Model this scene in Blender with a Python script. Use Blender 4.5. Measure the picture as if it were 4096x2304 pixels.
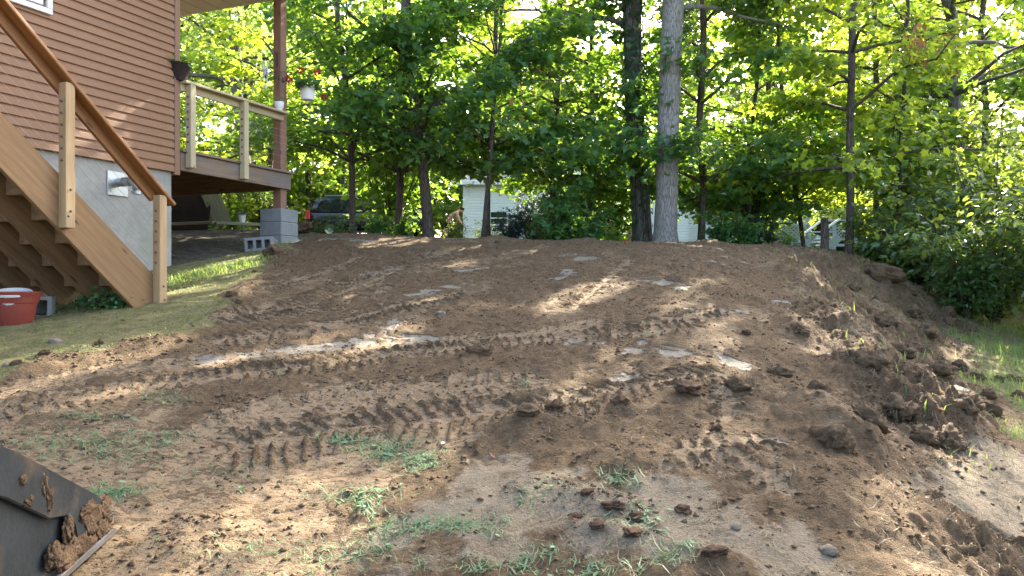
import bpy, bmesh, math, random
import numpy as np
from mathutils import Vector, Matrix, Quaternion

for o in list(bpy.data.objects):
    bpy.data.objects.remove(o, do_unlink=True)
SC = bpy.context.scene
COL = SC.collection
R = math.radians

# ------------------------------------------------------------------ camera, sky, sun, exposure
EYE = 1.6
FPX = 800.0                       # focal length in pixels of a 1024 px wide picture
cam = bpy.data.cameras.new('camera')
cam.sensor_width = 36.0
cam.lens = 36.0 * FPX / 1024.0
cam.clip_start = 0.05
cam.clip_end = 2000
camo = bpy.data.objects.new('camera', cam)
camo.location = (0, 0, EYE)
camo.rotation_euler = (R(90), 0, 0)
COL.objects.link(camo)
SC.camera = camo

SUN_AZ, SUN_EL = 30.0, 36.0       # to the right of the view direction, above the horizon
wd = bpy.data.worlds.new('World')
SC.world = wd
wd.use_nodes = True
wn = wd.node_tree
bgn = wn.nodes.get('Background') or wn.nodes.new('ShaderNodeBackground')
sky = wn.nodes.new('ShaderNodeTexSky')
sky.sky_type = 'NISHITA'
sky.sun_disc = False
sky.sun_elevation = R(SUN_EL)
sky.sun_rotation = R(SUN_AZ)
sky.air_density = 0.75
sky.dust_density = 4.5
sky.ozone_density = 0.3
wn.links.new(sky.outputs[0], bgn.inputs[0])
bgn.inputs[1].default_value = 0.15

sl = bpy.data.lights.new('sun', 'SUN')
sl.energy = 4.2
sl.angle = R(0.53)
sl.color = (1.0, 0.93, 0.80)
so = bpy.data.objects.new('sun', sl)
sdir = Vector((math.sin(R(SUN_AZ)) * math.cos(R(SUN_EL)), math.cos(R(SUN_AZ)) * math.cos(R(SUN_EL)), math.sin(R(SUN_EL))))
so.rotation_euler = (-sdir).to_track_quat('-Z', 'Y').to_euler()
so.location = (10, 20, 30)
COL.objects.link(so)

SC.view_settings.view_transform = 'Standard'
SC.view_settings.look = 'None'
SC.view_settings.gamma = 1.0
SC.view_settings.use_curve_mapping = False
SC.view_settings.exposure = 3.05
SC.cycles.max_bounces = 8
SC.cycles.diffuse_bounces = 5
SC.cycles.transmission_bounces = 6
SC.cycles.transparent_max_bounces = 6
SC.cycles.sample_clamp_indirect = 6.0

# ------------------------------------------------------------------ helpers: materials
def newmat(name):
    m = bpy.data.materials.new(name)
    m.use_nodes = True
    m.node_tree.nodes.clear()
    return m, m.node_tree

def nd(nt, typ, ins=None, **props):
    n = nt.nodes.new(typ)
    for k, v in props.items():
        setattr(n, k, v)
    for k, v in (ins or {}).items():
        s = n.inputs[k]
        if isinstance(v, bpy.types.NodeSocket):
            nt.links.new(v, s)
        else:
            s.default_value = v
    return n

def c4(c):
    return (c[0], c[1], c[2], 1.0)

def ramp(nt, fac, stops):
    n = nd(nt, 'ShaderNodeValToRGB', {0: fac})
    e = n.color_ramp.elements
    while len(e) > 1:
        e.remove(e[-1])
    e[0].position = stops[0][0]; e[0].color = c4(stops[0][1])
    for p, c in stops[1:]:
        x = e.new(p); x.color = c4(c)
    return n.outputs[0]

def mixc(nt, fac, a, b, mode='MIX'):
    n = nd(nt, 'ShaderNodeMix', data_type='RGBA', blend_type=mode)
    for i, v in ((0, fac), (6, a), (7, b)):
        if isinstance(v, bpy.types.NodeSocket):
            nt.links.new(v, n.inputs[i])
        else:
            n.inputs[i].default_value = v if i == 0 else c4(v)
    return n.outputs[2]

def mth(nt, op, a, b=None, clamp=False):
    n = nd(nt, 'ShaderNodeMath', operation=op, use_clamp=clamp)
    for i, v in ((0, a), (1, b)):
        if v is None:
            continue
        if isinstance(v, bpy.types.NodeSocket):
            nt.links.new(v, n.inputs[i])
        else:
            n.inputs[i].default_value = v
    return n.outputs[0]

def maprange(nt, v, a, b, c=0.0, d=1.0):
    n = nd(nt, 'ShaderNodeMapRange', {0: v, 1: a, 2: b, 3: c, 4: d}, interpolation_type='SMOOTHSTEP')
    return n.outputs[0]

def noise(nt, vec, scale, detail=4, rough=0.55, out=0):
    return nd(nt, 'ShaderNodeTexNoise', {'Vector': vec, 'Scale': scale, 'Detail': detail, 'Roughness': rough}).outputs[out]

def objcoord(nt, scale=(1, 1, 1), rand=True):
    tc = nd(nt, 'ShaderNodeTexCoord').outputs['Object']
    if rand:
        oi = nd(nt, 'ShaderNodeObjectInfo').outputs['Random']
        off = nd(nt, 'ShaderNodeVectorMath', {0: (37.0, 91.0, 53.0), 3: oi}, operation='SCALE').outputs[0]
        tc = nd(nt, 'ShaderNodeVectorMath', {0: tc, 1: off}, operation='ADD').outputs[0]
    return nd(nt, 'ShaderNodeMapping', {'Vector': tc, 'Scale': scale}).outputs[0]

def finish(nt, col, rough=0.8, bump=None, bdist=0.01, bstr=0.6, spec=0.3, metal=0.0, **kw):
    ins = {'Base Color': col if isinstance(col, bpy.types.NodeSocket) else c4(col), 'Roughness': rough, 'Specular IOR Level': spec, 'Metallic': metal}
    ins.update(kw)
    p = nd(nt, 'ShaderNodeBsdfPrincipled', ins)
    if bump is not None:
        b = nd(nt, 'ShaderNodeBump', {'Height': bump, 'Distance': bdist, 'Strength': bstr})
        nt.links.new(b.outputs[0], p.inputs['Normal'])
    o = nd(nt, 'ShaderNodeOutputMaterial')
    nt.links.new(p.outputs[0], o.inputs[0])
    return p

def wood(name, light, dark, knot=(0.06, 0.03, 0.015), rough=0.7, weather=0.0):
    m, nt = newmat(name)
    v = objcoord(nt, (0.7, 13, 13))
    v2 = objcoord(nt, (1.2, 3, 3))
    grain = noise(nt, v, 2.2, 7, 0.62)
    fine = noise(nt, objcoord(nt, (2.5, 70, 70)), 2.0, 3, 0.6)
    patch = noise(nt, v2, 1.1, 3, 0.5)
    f = mth(nt, 'ADD', mth(nt, 'MULTIPLY', grain, 0.75), mth(nt, 'MULTIPLY', fine, 0.25))
    col = ramp(nt, f, [(0.34, dark), (0.62, light)])
    col = mixc(nt, maprange(nt, patch, 0.42, 0.7, 0.0, 0.45), col, [x * 0.66 for x in light])
    vor = nd(nt, 'ShaderNodeTexVoronoi', {'Vector': objcoord(nt, (1.9, 8, 8)), 'Scale': 1.0}).outputs['Distance']
    col = mixc(nt, maprange(nt, vor, 0.05, 0.13, 0.85, 0.0), col, knot)
    if weather > 0:
        col = mixc(nt, maprange(nt, noise(nt, v2, 2.3, 5, 0.6), 0.45, 0.65, 0, weather), col, (0.16, 0.15, 0.135))
    finish(nt, col, rough, f, 0.004, 0.6)
    return m

M = {}
M['rail_wood'] = wood('stained_rail_wood', (0.30, 0.135, 0.045), (0.17, 0.064, 0.020), rough=0.5)
M['stair_wood'] = wood('aged_treated_wood', (0.275, 0.160, 0.070), (0.17, 0.094, 0.038))
M['under_wood'] = wood('dark_underside_wood', (0.27, 0.155, 0.075), (0.15, 0.082, 0.038))
M['post_wood'] = wood('new_post_wood', (0.42, 0.29, 0.145), (0.30, 0.19, 0.09))
M['pale_wood'] = wood('fresh_pale_wood', (0.50, 0.42, 0.245), (0.39, 0.31, 0.17))
M['grey_wood'] = wood('weathered_deck_wood', (0.25, 0.175, 0.11), (0.14, 0.098, 0.066), weather=0.6)
M['column_wood'] = wood('brown_column_wood', (0.30, 0.165, 0.098), (0.175, 0.094, 0.056), weather=0.35)
M['mossy_wood'] = wood('mossy_board_wood', (0.27, 0.26, 0.14), (0.17, 0.16, 0.085), weather=0.4)
M['plank_wood'] = wood('worn_plank_wood', (0.36, 0.22, 0.11), (0.20, 0.115, 0.055), weather=0.4)
M['paint_wood'] = wood('grey_painted_wood', (0.30, 0.35, 0.36), (0.25, 0.295, 0.305), knot=(0.2, 0.22, 0.22))

def plain(name, col, rough=0.6, var=0.25, scale=6.0, spec=0.3, metal=0.0, bump=0.3, stain=None, bdist=0.004, rand=True):
    m, nt = newmat(name)
    v = objcoord(nt, rand=rand)
    n1 = noise(nt, v, scale, 5, 0.6)
    n2 = noise(nt, v, scale * 6, 4, 0.6)
    c = ramp(nt, mth(nt, 'ADD', mth(nt, 'MULTIPLY', n1, 0.7), mth(nt, 'MULTIPLY', n2, 0.3)),
             [(0.3, [x * (1 - var) for x in col]), (0.7, [min(1, x * (1 + var * 0.6)) for x in col])])
    if stain is not None:
        c = mixc(nt, maprange(nt, noise(nt, v, scale * 0.45, 6, 0.65), 0.52, 0.66, 0, stain[1]), c, stain[0])
    finish(nt, c, rough, n2, bdist, bump, spec, metal)
    return m

M['siding'] = plain('tan_vinyl_siding', (0.262, 0.138, 0.070), 0.55, 0.13, 1.1, 0.35, bump=0.15)
M['siding_trim'] = plain('tan_corner_trim', (0.22, 0.115, 0.062), 0.5, 0.06, 2.0, 0.35, bump=0.1)
M['concrete'] = plain('poured_concrete', (0.335, 0.32, 0.27), 0.9, 0.30, 2.2, 0.2, bump=0.7, stain=((0.25, 0.26, 0.15), 0.45), bdist=0.006)
M['block'] = plain('concrete_block', (0.24, 0.245, 0.23), 0.95, 0.22, 9.0, 0.15, bump=0.9, stain=((0.22, 0.21, 0.17), 0.5), bdist=0.004)
M['footing'] = plain('rough_footing', (0.33, 0.31, 0.25), 0.95, 0.3, 6.0, 0.15, bump=1.0, stain=((0.18, 0.20, 0.09), 0.6), bdist=0.02)
M['white_trim'] = plain('white_window_trim', (0.72, 0.74, 0.72), 0.5, 0.05, 3.0, 0.4, bump=0.05)
M['soffit'] = plain('off_white_soffit', (0.62, 0.58, 0.50), 0.6, 0.06, 2.0, 0.3, bump=0.05)
M['fascia'] = plain('grey_beige_beam', (0.36, 0.31, 0.27), 0.6, 0.08, 2.0, 0.3, bump=0.1)
M['steel'] = plain('galvanised_steel', (0.45, 0.47, 0.46), 0.42, 0.12, 5.0, 0.5, 1.0, 0.08)
M['cable'] = plain('steel_cable', (0.34, 0.30, 0.26), 0.5, 0.1, 5.0, 0.4, 0.4, 0.05)
M['bolt'] = plain('dark_bolt', (0.14, 0.13, 0.125), 0.4, 0.1, 30.0, 0.5, 0.9, 0.05)
M['iron'] = plain('rusty_wrought_iron', (0.10, 0.075, 0.06), 0.7, 0.3, 12.0, 0.3, 0.3, 0.4)
M['terracotta'] = plain('red_plastic_pot', (0.22, 0.045, 0.030), 0.45, 0.14, 5.0, 0.4, bump=0.2, stain=((0.30, 0.15, 0.10), 0.35))
M['pail'] = plain('dirty_white_pail', (0.5, 0.48, 0.44), 0.5, 0.1, 5.0, 0.4, bump=0.2, stain=((0.20, 0.13, 0.09), 0.9))
M['white_pot'] = plain('white_plastic_pot', (0.78, 0.76, 0.70), 0.4, 0.06, 6.0, 0.4, bump=0.05)
M['dark_pot'] = plain('dark_fibre_pot', (0.045, 0.03, 0.026), 0.9, 0.4, 14.0, 0.2, bump=1.0, bdist=0.01)
M['bucket_steel'] = plain('dark_bucket_steel', (0.020, 0.026, 0.028), 0.5, 0.5, 7.0, 0.45, 0.15, 0.5, stain=((0.07, 0.052, 0.037), 0.9))
M['bare_steel'] = plain('worn_cutting_edge', (0.20, 0.20, 0.195), 0.45, 0.35, 8.0, 0.5, 0.6, 0.3, stain=((0.11, 0.085, 0.06), 0.5))
M['caked_mud'] = plain('caked_mud', (0.105, 0.068, 0.040), 0.95, 0.45, 9.0, 0.1, bump=1.0, bdist=0.02, stain=((0.20, 0.125, 0.07), 0.5))
M['white_siding'] = plain('white_house_siding', (0.74, 0.77, 0.74), 0.6, 0.05, 1.0, 0.3, bump=0.1)
M['shingle'] = plain('grey_roof_shingle', (0.22, 0.23, 0.25), 0.9, 0.3, 4.0, 0.2, bump=0.8, bdist=0.02)
M['stone'] = plain('pale_field_stone', (0.25, 0.205, 0.145), 0.9, 0.25, 8.0, 0.2, bump=0.8, stain=((0.24, 0.19, 0.14), 0.6), bdist=0.01)
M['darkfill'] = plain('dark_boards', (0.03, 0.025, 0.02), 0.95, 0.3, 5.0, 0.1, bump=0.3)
M['red_plastic'] = plain('red_plastic', (0.55, 0.03, 0.035), 0.4, 0.1, 9.0, 0.4, bump=0.05)
M['yellow_plastic'] = plain('yellow_plastic', (0.62, 0.40, 0.06), 0.45, 0.1, 9.0, 0.4, bump=0.05)
M['cream_plastic'] = plain('cream_plastic', (0.62, 0.58, 0.38), 0.45, 0.1, 9.0, 0.4, bump=0.05)
M['net'] = plain('dark_netting', (0.05, 0.08, 0.09), 0.8, 0.1, 9.0, 0.2, bump=0.0)
M['black_plastic'] = plain('black_plastic', (0.02, 0.02, 0.022), 0.5, 0.1, 9.0, 0.4, bump=0.0)
M['car_paint'] = plain('black_car_paint', (0.012, 0.016, 0.022), 0.18, 0.05, 2.0, 0.6, 0.1, 0.0)
M['rubber'] = plain('tyre_rubber', (0.02, 0.02, 0.02), 0.8, 0.1, 9.0, 0.2, bump=0.2)
M['skin'] = plain('skin', (0.48, 0.26, 0.18), 0.6, 0.08, 6.0, 0.3, bump=0.0)
M['hair'] = plain('dark_hair', (0.02, 0.014, 0.01), 0.7, 0.2, 20.0, 0.2, bump=0.2)
M['shorts'] = plain('dark_shorts', (0.012, 0.013, 0.016), 0.9, 0.1, 9.0, 0.1, bump=0.1)
M['root'] = plain('dry_roots', (0.22, 0.145, 0.075), 0.9, 0.3, 20.0, 0.1, bump=0.0)

def glass(name, tint=(0.012, 0.014, 0.016)):
    m, nt = newmat(name)
    finish(nt, tint, 0.06, None, spec=0.5)
    return m
M['glass'] = glass('dark_window_glass')
M['lamp_glass'] = plain('frosted_lamp_glass', (0.70, 0.70, 0.62), 0.3, 0.05, 6.0, 0.5, bump=0.0)

def leafmat(name, cols, trans, tfac=0.45, rough=0.5, spec=0.35):
    """cols: list of three greens (dark..light); trans: colour of the light that comes through"""
    m, nt = newmat(name)
    g = nd(nt, 'ShaderNodeNewGeometry')
    rnd = g.outputs['Random Per Island']
    oi = nd(nt, 'ShaderNodeObjectInfo').outputs['Random']
    f = mth(nt, 'ADD', mth(nt, 'MULTIPLY', rnd, 0.75), mth(nt, 'MULTIPLY', oi, 0.25))
    col = ramp(nt, f, [(0.0, cols[0]), (0.5, cols[1]), (1.0, cols[2])])
    tcol = ramp(nt, f, [(0.0, [x * 0.72 for x in trans]), (1.0, trans)])
    tl = nd(nt, 'ShaderNodeBsdfTranslucent', {'Color': tcol})
    p = nd(nt, 'ShaderNodeBsdfPrincipled', {'Base Color': col, 'Roughness': rough, 'Specular IOR Level': spec})
    mx = nd(nt, 'ShaderNodeMixShader', {0: tfac, 1: p.outputs[0], 2: tl.outputs[0]})
    o = nd(nt, 'ShaderNodeOutputMaterial')
    nt.links.new(mx.outputs[0], o.inputs[0])
    return m

M['maple_leaf'] = leafmat('maple_leaf', [(0.032, 0.100, 0.038), (0.050, 0.140, 0.048), (0.078, 0.180, 0.052)], (0.28, 0.47, 0.035), 0.45)
M['maple_far'] = leafmat('backlit_maple_leaf', [(0.045, 0.12, 0.030), (0.07, 0.165, 0.038), (0.11, 0.21, 0.045)], (0.56, 0.70, 0.05), 0.54)  # brighter copy of the maple leaf, backlit glow put into its colours
M['pale_far'] = leafmat('haze_paled_leaf', [(0.075, 0.145, 0.065), (0.10, 0.19, 0.08), (0.15, 0.23, 0.085)], (0.52, 0.66, 0.15), 0.52)  # greens lightened: distant haze and sun are put into the leaf colour
M['oak_leaf'] = leafmat('oak_leaf', [(0.026, 0.066, 0.032), (0.040, 0.095, 0.040), (0.055, 0.12, 0.05)], (0.20, 0.30, 0.03), 0.30, 0.42)
M['shrub_leaf'] = leafmat('shrub_leaf', [(0.035, 0.085, 0.035), (0.055, 0.125, 0.045), (0.085, 0.165, 0.05)], (0.40, 0.52, 0.06), 0.38, 0.32, 0.6)
M['ivy_leaf'] = leafmat('ivy_leaf', [(0.018, 0.055, 0.026), (0.028, 0.075, 0.032), (0.045, 0.10, 0.04)], (0.16, 0.24, 0.03), 0.25)
M['evergreen_leaf'] = leafmat('evergreen_leaf', [(0.010, 0.028, 0.022), (0.016, 0.04, 0.028), (0.024, 0.055, 0.035)], (0.05, 0.09, 0.03), 0.15)
M['weed_leaf'] = leafmat('weed_leaf', [(0.05, 0.13, 0.05), (0.07, 0.17, 0.06), (0.10, 0.21, 0.07)], (0.30, 0.45, 0.08), 0.35)
M['grass'] = leafmat('grass_blade', [(0.06, 0.13, 0.035), (0.11, 0.19, 0.05), (0.19, 0.24, 0.08)], (0.38, 0.48, 0.10), 0.4, 0.55)
M['clipping'] = leafmat('cut_grass', [(0.07, 0.17, 0.075), (0.11, 0.21, 0.095), (0.21, 0.25, 0.13)], (0.22, 0.34, 0.12), 0.25, 0.5)
M['straw'] = leafmat('dry_straw', [(0.13, 0.10, 0.055), (0.20, 0.16, 0.09), (0.30, 0.25, 0.15)], (0.3, 0.24, 0.12), 0.2, 0.7)
M['dead_leaf'] = leafmat('dead_leaf', [(0.12, 0.055, 0.03), (0.19, 0.10, 0.055), (0.28, 0.18, 0.11)], (0.30, 0.16, 0.06), 0.25, 0.7)
M['petal'] = leafmat('red_petal', [(0.42, 0.008, 0.02), (0.52, 0.012, 0.028), (0.62, 0.02, 0.05)], (0.6, 0.02, 0.04), 0.35, 0.5)
M['brown_leaf'] = leafmat('brown_hanging_leaf', [(0.20, 0.085, 0.035), (0.27, 0.12, 0.05), (0.33, 0.17, 0.08)], (0.45, 0.20, 0.06), 0.35, 0.6)

def bark(name, light, dark, vs=(15, 15, 2.0), bd=0.025):
    m, nt = newmat(name)
    v = objcoord(nt, vs)
    vor = nd(nt, 'ShaderNodeTexVoronoi', {'Vector': v, 'Scale': 2.2, 'Randomness': 1.0}, feature='DISTANCE_TO_EDGE').outputs['Distance']
    n1 = noise(nt, v, 1.6, 6, 0.65)
    big = noise(nt, objcoord(nt, (1.2, 1.2, 0.6)), 1.3, 3, 0.5)
    h = mth(nt, 'ADD', mth(nt, 'MULTIPLY', maprange(nt, vor, 0.0, 0.22), 0.5), mth(nt, 'MULTIPLY', n1, 0.6))
    c = ramp(nt, h, [(0.22, dark), (0.75, light)])
    c = mixc(nt, maprange(nt, big, 0.45, 0.68, 0, 0.45), c, [x * 0.6 for x in light])
    finish(nt, c, 0.92, h, bd, 0.8, 0.15)
    return m
M['grey_bark'] = bark('pale_grey_oak_bark', (0.34, 0.315, 0.27), (0.13, 0.112, 0.092), vs=(20, 20, 2.4))
M['dark_bark'] = bark('dark_oak_bark', (0.19, 0.165, 0.14), (0.055, 0.045, 0.036))
M['brown_bark'] = bark('brown_maple_bark', (0.115, 0.092, 0.068), (0.034, 0.027, 0.021), bd=0.012)

# ------------------------------------------------------------------ helpers: objects
def link(name, me, parent=None, loc=None, rot=None):
    o = bpy.data.objects.new(name, me)
    COL.objects.link(o)
    if parent is not None:
        o.parent = parent
    if loc is not None:
        o.location = loc
    if rot is not None:
        o.rotation_euler = rot
    return o

def tag(o, label=None, cat=None, group=None, kind=None):
    if label: o['label'] = label
    if cat: o['category'] = cat
    if group: o['group'] = group
    if kind: o['kind'] = kind
    return o

def thing(name, label, cat, loc=(0, 0, 0), rz=0.0, group=None):
    o = link(name, None, None, loc, (0, 0, rz))
    o.empty_display_size = 0.1
    return tag(o, label, cat, group)

def mesh_np(name, V, F, mat, smooth=False):
    """V n x 3; F list of int arrays, each m x k (all faces of k corners)"""
    me = bpy.data.meshes.new(name)
    V = np.asarray(V, np.float32)
    if not isinstance(F, list):
        F = [F]
    F = [np.asarray(f, np.int32) for f in F if len(f)]
    me.vertices.add(len(V))
    me.vertices.foreach_set('co', V.ravel())
    nl = sum(f.size for f in F)
    me.loops.add(nl)
    me.loops.foreach_set('vertex_index', np.concatenate([f.ravel() for f in F]))
    tot = np.concatenate([np.full(len(f), f.shape[1], np.int32) for f in F])
    st = np.concatenate([[0], np.cumsum(tot)[:-1]]).astype(np.int32)
    me.polygons.add(len(tot))
    me.polygons.foreach_set('loop_start', st)
    try:
        me.polygons.foreach_set('loop_total', tot)
    except Exception:
        pass
    if smooth:
        me.polygons.foreach_set('use_smooth', np.ones(len(tot), bool))
    me.update(calc_edges=True)
    if mat is not None:
        for mm in (mat if isinstance(mat, (list, tuple)) else [mat]):
            me.materials.append(M[mm] if isinstance(mm, str) else mm)
    return me

def bm_mesh(name, bm, mat, smooth=False):
    me = bpy.data.meshes.new(name)
    bmesh.ops.recalc_face_normals(bm, faces=bm.faces)
    bm.to_mesh(me); bm.free()
    if mat is not None:
        me.materials.append(M[mat] if isinstance(mat, str) else mat)
    if smooth:
        me.polygons.foreach_set('use_smooth', np.ones(len(me.polygons), bool))
    return me

BOXC = {}
def box_mesh(sx, sy, sz, mat, bev=0.004):
    key = (round(sx, 4), round(sy, 4), round(sz, 4), str(mat), bev)
    if key in BOXC:
        return BOXC[key]
    bm = bmesh.new()
    bmesh.ops.create_cube(bm, size=1.0)
    bmesh.ops.scale(bm, vec=(sx, sy, sz), verts=bm.verts)
    if bev > 0:
        bmesh.ops.bevel(bm, geom=list(bm.edges), offset=min(bev, 0.3 * min(sx, sy, sz)), segments=1, affect='EDGES')
    BOXC[key] = bm_mesh('box', bm, mat)
    return BOXC[key]

def box(name, x0, x1, y0, y1, z0, z1, mat, parent, bev=0.004):
    me = box_mesh(abs(x1 - x0), abs(y1 - y0), abs(z1 - z0), mat, bev)
    return link(name, me, parent, ((x0 + x1) / 2, (y0 + y1) / 2, (z0 + z1) / 2))

def board(name, p0, p1, w, t, mat, parent, up=(0, 0, 1), bev=0.004):
    """a board from p0 to p1, w tall along the up side, t thick; its own x axis runs along the grain"""
    p0 = Vector(p0); p1 = Vector(p1)
    x = (p1 - p0); L = x.length; x.normalize()
    y = Vector(up).cross(x); y.normalize()
    z = x.cross(y)
    me = box_mesh(L, t, w, mat, bev)
    o = link(name, me, parent)
    o.matrix_basis = Matrix(((x.x, y.x, z.x, (p0.x + p1.x) / 2), (x.y, y.y, z.y, (p0.y + p1.y) / 2), (x.z, y.z, z.z, (p0.z + p1.z) / 2), (0, 0, 0, 1)))
    return o

def tube_np(pts, rad, sides=6, cap=True):
    pts = np.asarray(pts, float); n = len(pts)
    rad = np.broadcast_to(np.asarray(rad, float), (n,))
    T = np.gradient(pts, axis=0)
    T /= np.linalg.norm(T, axis=1)[:, None] + 1e-9
    ref = np.array([0., 0., 1.]) if abs(T[0, 2]) < 0.8 else np.array([1., 0., 0.])
    A = np.cross(T, ref); A /= np.linalg.norm(A, axis=1)[:, None] + 1e-9
    B = np.cross(T, A)
    a = np.linspace(0, 2 * np.pi, sides, endpoint=False)
    V = pts[:, None, :] + rad[:, None, None] * (np.cos(a)[None, :, None] * A[:, None, :] + np.sin(a)[None, :, None] * B[:, None, :])
    V = V.reshape(-1, 3)
    i = np.arange(n - 1)[:, None] * sides; j = np.arange(sides)[None, :]; k = (j + 1) % sides
    F = np.stack([i + j, i + k, i + sides + k, i + sides + j], -1).reshape(-1, 4)
    return V, F

class NB:
    """collects arrays of vertices with quads and triangles"""
    def __init__(self):
        self.V = []; self.Q = []; self.T = []; self.n = 0
    def add(self, V, F):
        F = np.asarray(F)
        (self.Q if F.shape[1] == 4 else self.T).append(F + self.n)
        self.V.append(np.asarray(V)); self.n += len(V)
    def tube(self, pts, rad, sides=6):
        V, F = tube_np(pts, rad, sides); self.add(V, F)
    def mesh(self, name, mat, smooth=True, off=None):
        V = np.concatenate(self.V)
        if off is not None:
            V = V - np.asarray(off)
        F = []
        if self.Q: F.append(np.concatenate(self.Q))
        if self.T: F.append(np.concatenate(self.T))
        return mesh_np(name, V, F, mat, smooth)

def tube(name, pts, rad, mat, parent=None, sides=8):
    nb = NB(); nb.tube(pts, rad, sides)
    return link(name, nb.mesh(name, mat), parent)

def lathe_mesh(name, prof, mat, seg=24, smooth=True):
    prof = np.asarray(prof, float); n = len(prof)
    a = np.linspace(0, 2 * np.pi, seg, endpoint=False)
    V = np.stack([prof[:, 0][:, None] * np.cos(a), prof[:, 0][:, None] * np.sin(a), np.repeat(prof[:, 1][:, None], seg, 1)], -1).reshape(-1, 3)
    i = np.arange(n - 1)[:, None] * seg; j = np.arange(seg)[None, :]; k = (j + 1) % seg
    F = np.stack([i + j, i + k, i + seg + k, i + seg + j], -1).reshape(-1, 4)
    me = mesh_np(name, V, F, mat, smooth)
    if smooth:
        try:
            me.set_sharp_from_angle(angle=R(40))
        except Exception:
            pass
    return me

def poly_prism(name, pts, axis, a0, a1, mat, bev=0.0, smooth=False):
    """pts: outline in the two other axes; extruded along axis (0, 1 or 2) from a0 to a1"""
    bm = bmesh.new()
    def p3(p, a):
        q = list(p); q.insert(axis, a); return q
    lo = [bm.verts.new(p3(p, a0)) for p in pts]; hi = [bm.verts.new(p3(p, a1)) for p in pts]
    bm.faces.new(lo); bm.faces.new(hi[::-1])
    for i in range(len(pts)):
        j = (i + 1) % len(pts)
        bm.faces.new((lo[i], hi[i], hi[j], lo[j]))
    if bev > 0:
        bmesh.ops.recalc_face_normals(bm, faces=bm.faces)
        bmesh.ops.bevel(bm, geom=list(bm.edges), offset=bev, segments=2, affect='EDGES')
    return bm_mesh(name, bm, mat, smooth)

SUNV = np.array(sdir)
# ------------------------------------------------------------------ helpers: noise in numpy
def _hash(ix, iy, seed):
    h = (ix.astype(np.int64) * 374761393 + iy.astype(np.int64) * 668265263 + seed * 974711) & 0x7fffffff
    h = ((h ^ (h >> 13)) * 1274126177) & 0x7fffffff
    return ((h ^ (h >> 16)) & 0xffff) / 65535.0

def vnoise(x, y, seed=0):
    ix = np.floor(x); iy = np.floor(y)
    fx = x - ix; fy = y - iy
    fx = fx * fx * fx * (fx * (fx * 6 - 15) + 10); fy = fy * fy * fy * (fy * (fy * 6 - 15) + 10)
    a = _hash(ix, iy, seed); b = _hash(ix + 1, iy, seed); c = _hash(ix, iy + 1, seed); d = _hash(ix + 1, iy + 1, seed)
    return (a + (b - a) * fx) * (1 - fy) + (c + (d - c) * fx) * fy

def fbm(x, y, octv=4, seed=0, gain=0.5):
    s = 0; a = 1; t = 0
    for i in range(octv):
        s = s + a * vnoise(x * 2 ** i + 17.3 * i, y * 2 ** i - 9.1 * i, seed + i); t += a; a *= gain
    return s / t

def sstep(x, a, b):
    t = np.clip((x - a) / (b - a), 0, 1)
    return t * t * (3 - 2 * t)
# ------------------------------------------------------------------ the ground: one sheet, fill mound and lawn
CP = np.array([
 (-4.31,10.3,1.9),(-3.38,7.6,1.47),(-4.05,6.5,1.27),(-5.8,6.5,1.2),(-6,9,1.5),(-3.5,12.3,2.25),(-5,12.5,2.35),(-5.5,14,2.6),(-3.6,14.5,2.6),
 (-2.5,5,.98),(-3,3,.55),(-4,1,.25),(-1.5,2,.32),
 (0,3,.48),(0,4.5,.84),(0,6,1.15),(0,8,1.54),(0,10,1.92),(0,11.5,2.18),(0,12.6,2.36),(0,14,2.38),(0,16,2.38),
 (-2,7,1.36),(-2,9,1.74),(-2.4,11,2.14),(-3,12.6,2.42),(-3,14.5,2.5),
 (1.7,3.8,.66),(1.85,4.5,.80),(2.4,6.6,1.24),(2.8,8.5,1.60),(3.2,10.2,1.92),(3.0,12.6,2.30),(5,12.6,2.14),(5,14,2.2),(3,15,2.3),
 (5.85,12.4,1.88),(6.25,12,1.42),
 (2.3,3.6,.32),(3.6,6.1,.55),(4.65,8.3,.75),(6.0,11.0,1.0),(7.3,13,1.15),
 (4.5,4,.35),(6,7,.58),(7,10,.85),(9,9,.75),(9,13,1.05),(8,16,1.6),(12,14,1.2),
 (0,0,0),(3,0,0),(-4,-1,0),(3,2.5,.2),(1,2,.28),
 (0,20,2.6),(-8,20,2.9),(8,20,2.35),(-12,35,3.9),(0,35,3.35),(12,35,3.1),(-12,10,1.9),(-15,0,.4),(15,0,0),(25,20,2.0),
 (-30,55,4.6),(0,60,4.5),(40,60,4.0),(-40,0,.5),(40,0,.2),(0,-30,0)], float)

def _tps(r2):
    return np.where(r2 > 1e-12, 0.5 * r2 * np.log(r2 + 1e-12), 0.0)
_n = len(CP)
_A = np.zeros((_n + 3, _n + 3))
_d2 = ((CP[:, None, :2] - CP[None, :, :2]) ** 2).sum(-1)
_A[:_n, :_n] = _tps(_d2) + np.eye(_n) * 0.02
_A[:_n, _n] = 1; _A[:_n, _n + 1:] = CP[:, :2]
_A[_n, :_n] = 1; _A[_n + 1:, :_n] = CP[:, :2].T
_W = np.linalg.solve(_A, np.concatenate([CP[:, 2], [0, 0, 0]]))

def base_z(x, y):
    x = np.asarray(x, float); y = np.asarray(y, float)
    xc = np.clip(x, -38, 38); yc = np.clip(y, -25, 58)
    z = _W[_n] + _W[_n + 1] * xc + _W[_n + 2] * yc
    for i in range(_n):
        z = z + _W[i] * _tps((xc - CP[i, 0]) ** 2 + (yc - CP[i, 1]) ** 2)
    return np.clip(z, -0.6, 6.0)

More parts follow.
